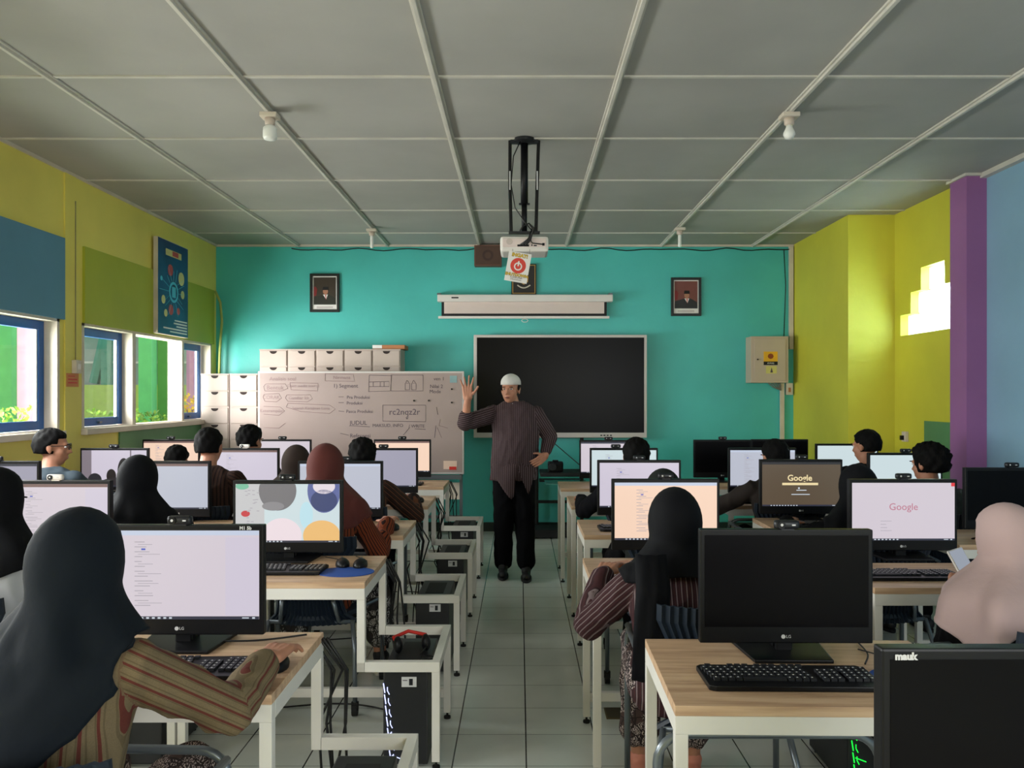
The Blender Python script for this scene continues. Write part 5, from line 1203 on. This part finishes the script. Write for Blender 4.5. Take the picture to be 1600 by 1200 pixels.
# --- the teacher, standing
def teacher():
    TY = 6.62; org = (-.02, TY, 0); k = TY/F
    p = lambda px, py, dy=0: V((px-VX)/F*(TY+dy), TY+dy, CZ-(py-VY)/F*(TY+dy))
    sw = lambda g: [[V(cx+math.cos(i*2*PI/28)*(rx+g), TY+cy+math.sin(i*2*PI/28)*(ry+g), z) for i in range(28)] for cx, cy, z, rx, ry in
        ((-.045, 0, .80, .178, .125), (-.045, 0, .90, .188, .138), (-.04, -.015, 1.0, .188, .145), (-.035, -.025, 1.10, .184, .145), (-.03, -.02, 1.20, .188, .138), (-.03, 0, 1.30, .196, .125), (-.033, 0, 1.375, .188, .105), (-.04, .0, 1.42, .135, .08), (-.045, -.005, 1.447, .075, .062))]
    b = MB(); b.loft(sw(-.015))
    HC = V(-.075, TY-.035, 1.545)
    b.cap((-.045, TY, 1.38), .058, HC+V(0, .01, -.06), .054, 12)
    hP, hm = head(b, HC, PI-.30, .02, s=.96)
    # raised arm (his right, our left)
    S = V(-.205, TY, 1.345); E = p(727, 661, -.12); Wr = p(731, 622, -.20)
    b.cap(S, .05, E, .040, 12); b.cap(E, .040, Wr, .027, 12)
    hand(b, Wr, V(-.05, -.1, 1), V(0, 1, .1), V(1, 0, 0), .12, .22, 1.06, 1.1)
    # arm with the hand in the pocket
    S2 = V(.135, TY, 1.335); E2 = p(859, 683, .03); W2_ = p(852, 712, -.06); T2 = V(W2_.x-.07, TY-.12, W2_.z-.05)
    b.cap(S2, .05, E2, .040, 12); b.cap(E2, .038, W2_, .028, 12)
    hand(b, W2_, T2-W2_, V(.6, -.8, .1), V(0, -.2, 1), .75, .03, .95)
    legs = []
    for sx, fx, fy in ((-.125, 786, 898), (.03, 822, 904)):
        A = V((fx-VX)/F*6.6, TY+(.02 if sx < 0 else -.06), .09); K = V((sx+A.x)/2, TY-.02, .47); legs.append((V(sx*1.0, TY, .84), K, A))
        b.cap(V(sx, TY, .84), .08, K, .055, 12); b.cap(K, .052, A, .036, 12); b.cap(A+V(0, 0, -.03), .03, A+V(0, -.12, -.045), .024, 8)
    body = remesh(b, 'person', M['skin'], None, org, .0045, 3); tag(body, 'person in a white cap and dark striped shirt standing, one hand raised', 'person')
    s = MB(); s.loft(sw(.004)); s.cap(S, .072, E, .062, 14); s.cap(E, .062, E+(Wr-E)*.22, .060, 12); s.cap(S2, .072, E2, .060, 14); s.cap(E2, .058, E2+(W2_-E2)*.75, .046, 14)
    segs = [((-.04, TY, .8), (-.04, TY, 1.4), .16, (1, 0, 0))]
    for a_, b_ in ((S, E), (S2, E2), (E2, W2_)):
        d_ = (b_-a_).normalized(); sv = V(0, 0, 1) if abs(d_.z) < .75 else V(1, 0, 0); sv = (sv-d_*sv.dot(d_)).normalized(); segs.append((tuple(a_), tuple(b_), .055, tuple(sv)))
    sh = remesh(s, 'shirt', ST['plum'], body, org, .0065, 6, seg=segs)
    # pointed hem flaps of the shirt
    n = 64; rings = []
    for u in range(9):
        ring = []
        for i in range(n):
            th = i*2*PI/n; fx = math.cos(th); fy = math.sin(th)      # fy<0 is front
            front = max(0, -fy); X = fx
            hemz = .81
            if fy < 0.25:
                if X < .05: hemz = .80-.15*max(0, 1-abs(X+.12)/.55)+.0
                else: hemz = .94-.25*max(0, 1-abs(X-.55)/.45) if X > .12 else .96
            z = .95+(hemz-.95)*u/8
            rx = .194+.010*u/8; ry = .146+.010*u/8; f_ = .006*math.sin(7*th+u*.3)
            ring.append(V(-.045+fx*(rx+f_)-org[0], fy*(ry+f_)-.005, z))
        rings.append(ring)
    mb = MB(); mb.v = [tuple(q) for r_ in rings for q in r_]
    for a in range(8):
        for i in range(n): j = (i+1) % n; mb.f.append((a*n+i, a*n+j, (a+1)*n+j, (a+1)*n+i))
    fl = mb.build('shirt_tail', ST['plum'], sh, smooth=True); so = fl.modifiers.new('s', 'SOLIDIFY'); so.thickness = .004
    at = fl.data.attributes.new('stripe', 'FLOAT', 'POINT'); at.data.foreach_set('value', [v.co.x*.97 for v in fl.data.vertices])
    t_ = MB(); t_.loft(sw(.002)[:3])
    for Hh, K, A in legs: t_.cap(Hh, .098, K, .080, 14); t_.cap(K, .080, A+V(0, .0, .03), .073, 14)
    remesh(t_, 'trousers', ST['black'], body, org, .009, 5)
    for Hh, K, A in legs: shoe(body, org, A+V(0, -.02, 0), (0, -1, 0), *SH_['black'], s=1.05)
    L_ = lambda v: V(*v)-V(*org)
    # collar and white undershirt
    c_ = MB(); c_.tube([L_((-.047+.062*math.cos(a), TY-.002+.062*math.sin(a), 1.44-.035*max(0, -math.sin(a))**2)) for a in [PI*.62*0-PI*.38+2*PI*i/24*.93 for i in range(25)]], .013, 8)
    c_.build('collar', ST['plum'], sh, smooth=True)
    MB().ell(L_((-.058, TY-.060, 1.420)), .040, .026, .024).build('undershirt', M['paper'], body, smooth=True)
    # knit cap
    cp = MB(); rg = []
    for a_ in range(9):
        a = PI/2-a_/8*1.62; q = max(.03, math.cos(a)) if a > 0 else 1
        rg.append([HC+hm @ V(.082*q*math.cos(i*2*PI/40), -.008+.100*q*math.sin(i*2*PI/40), .050+.080*math.sin(a) if a > 0 else .050-.012) for i in range(40)])
    cp.loft([[L_(v) for v in r_] for r_ in rg]); cpo = cp.build('knit_cap', mat('cap_white', (212, 208, 202), .8, .04, 40, bump=.5, bscale=300), body, smooth=True)
    for q in (-1, 1):
        MB().ell(L_(HC+hm @ V(q*.072, -.004, .012)), .008, .028, .028, hm).build('hair', M['hair'], body, smooth=True)
        e = MB().ell(L_(hP(q*.031, .0765, .004)), .0125, .008, .0060, hm, 10, 6).build('eye', M['paper'], body, smooth=True)
        MB().ell(L_(hP(q*.031, .0835, .004)), .006, .004, .0055, hm, 8, 5).build('iris', M['blackm'], e, smooth=True)
        MB().ell(L_(hP(q*.032, .089, .021)), .018, .006, .0035, hm, 8, 5).build('eyebrow', M['hair'], body, smooth=True)
    MB().ell(L_(hP(0, .0945, -.067)), .020, .004, .0055, hm, 10, 6).build('mouth', mat('lips', (110, 50, 46), .5), body, smooth=True)
teacher()
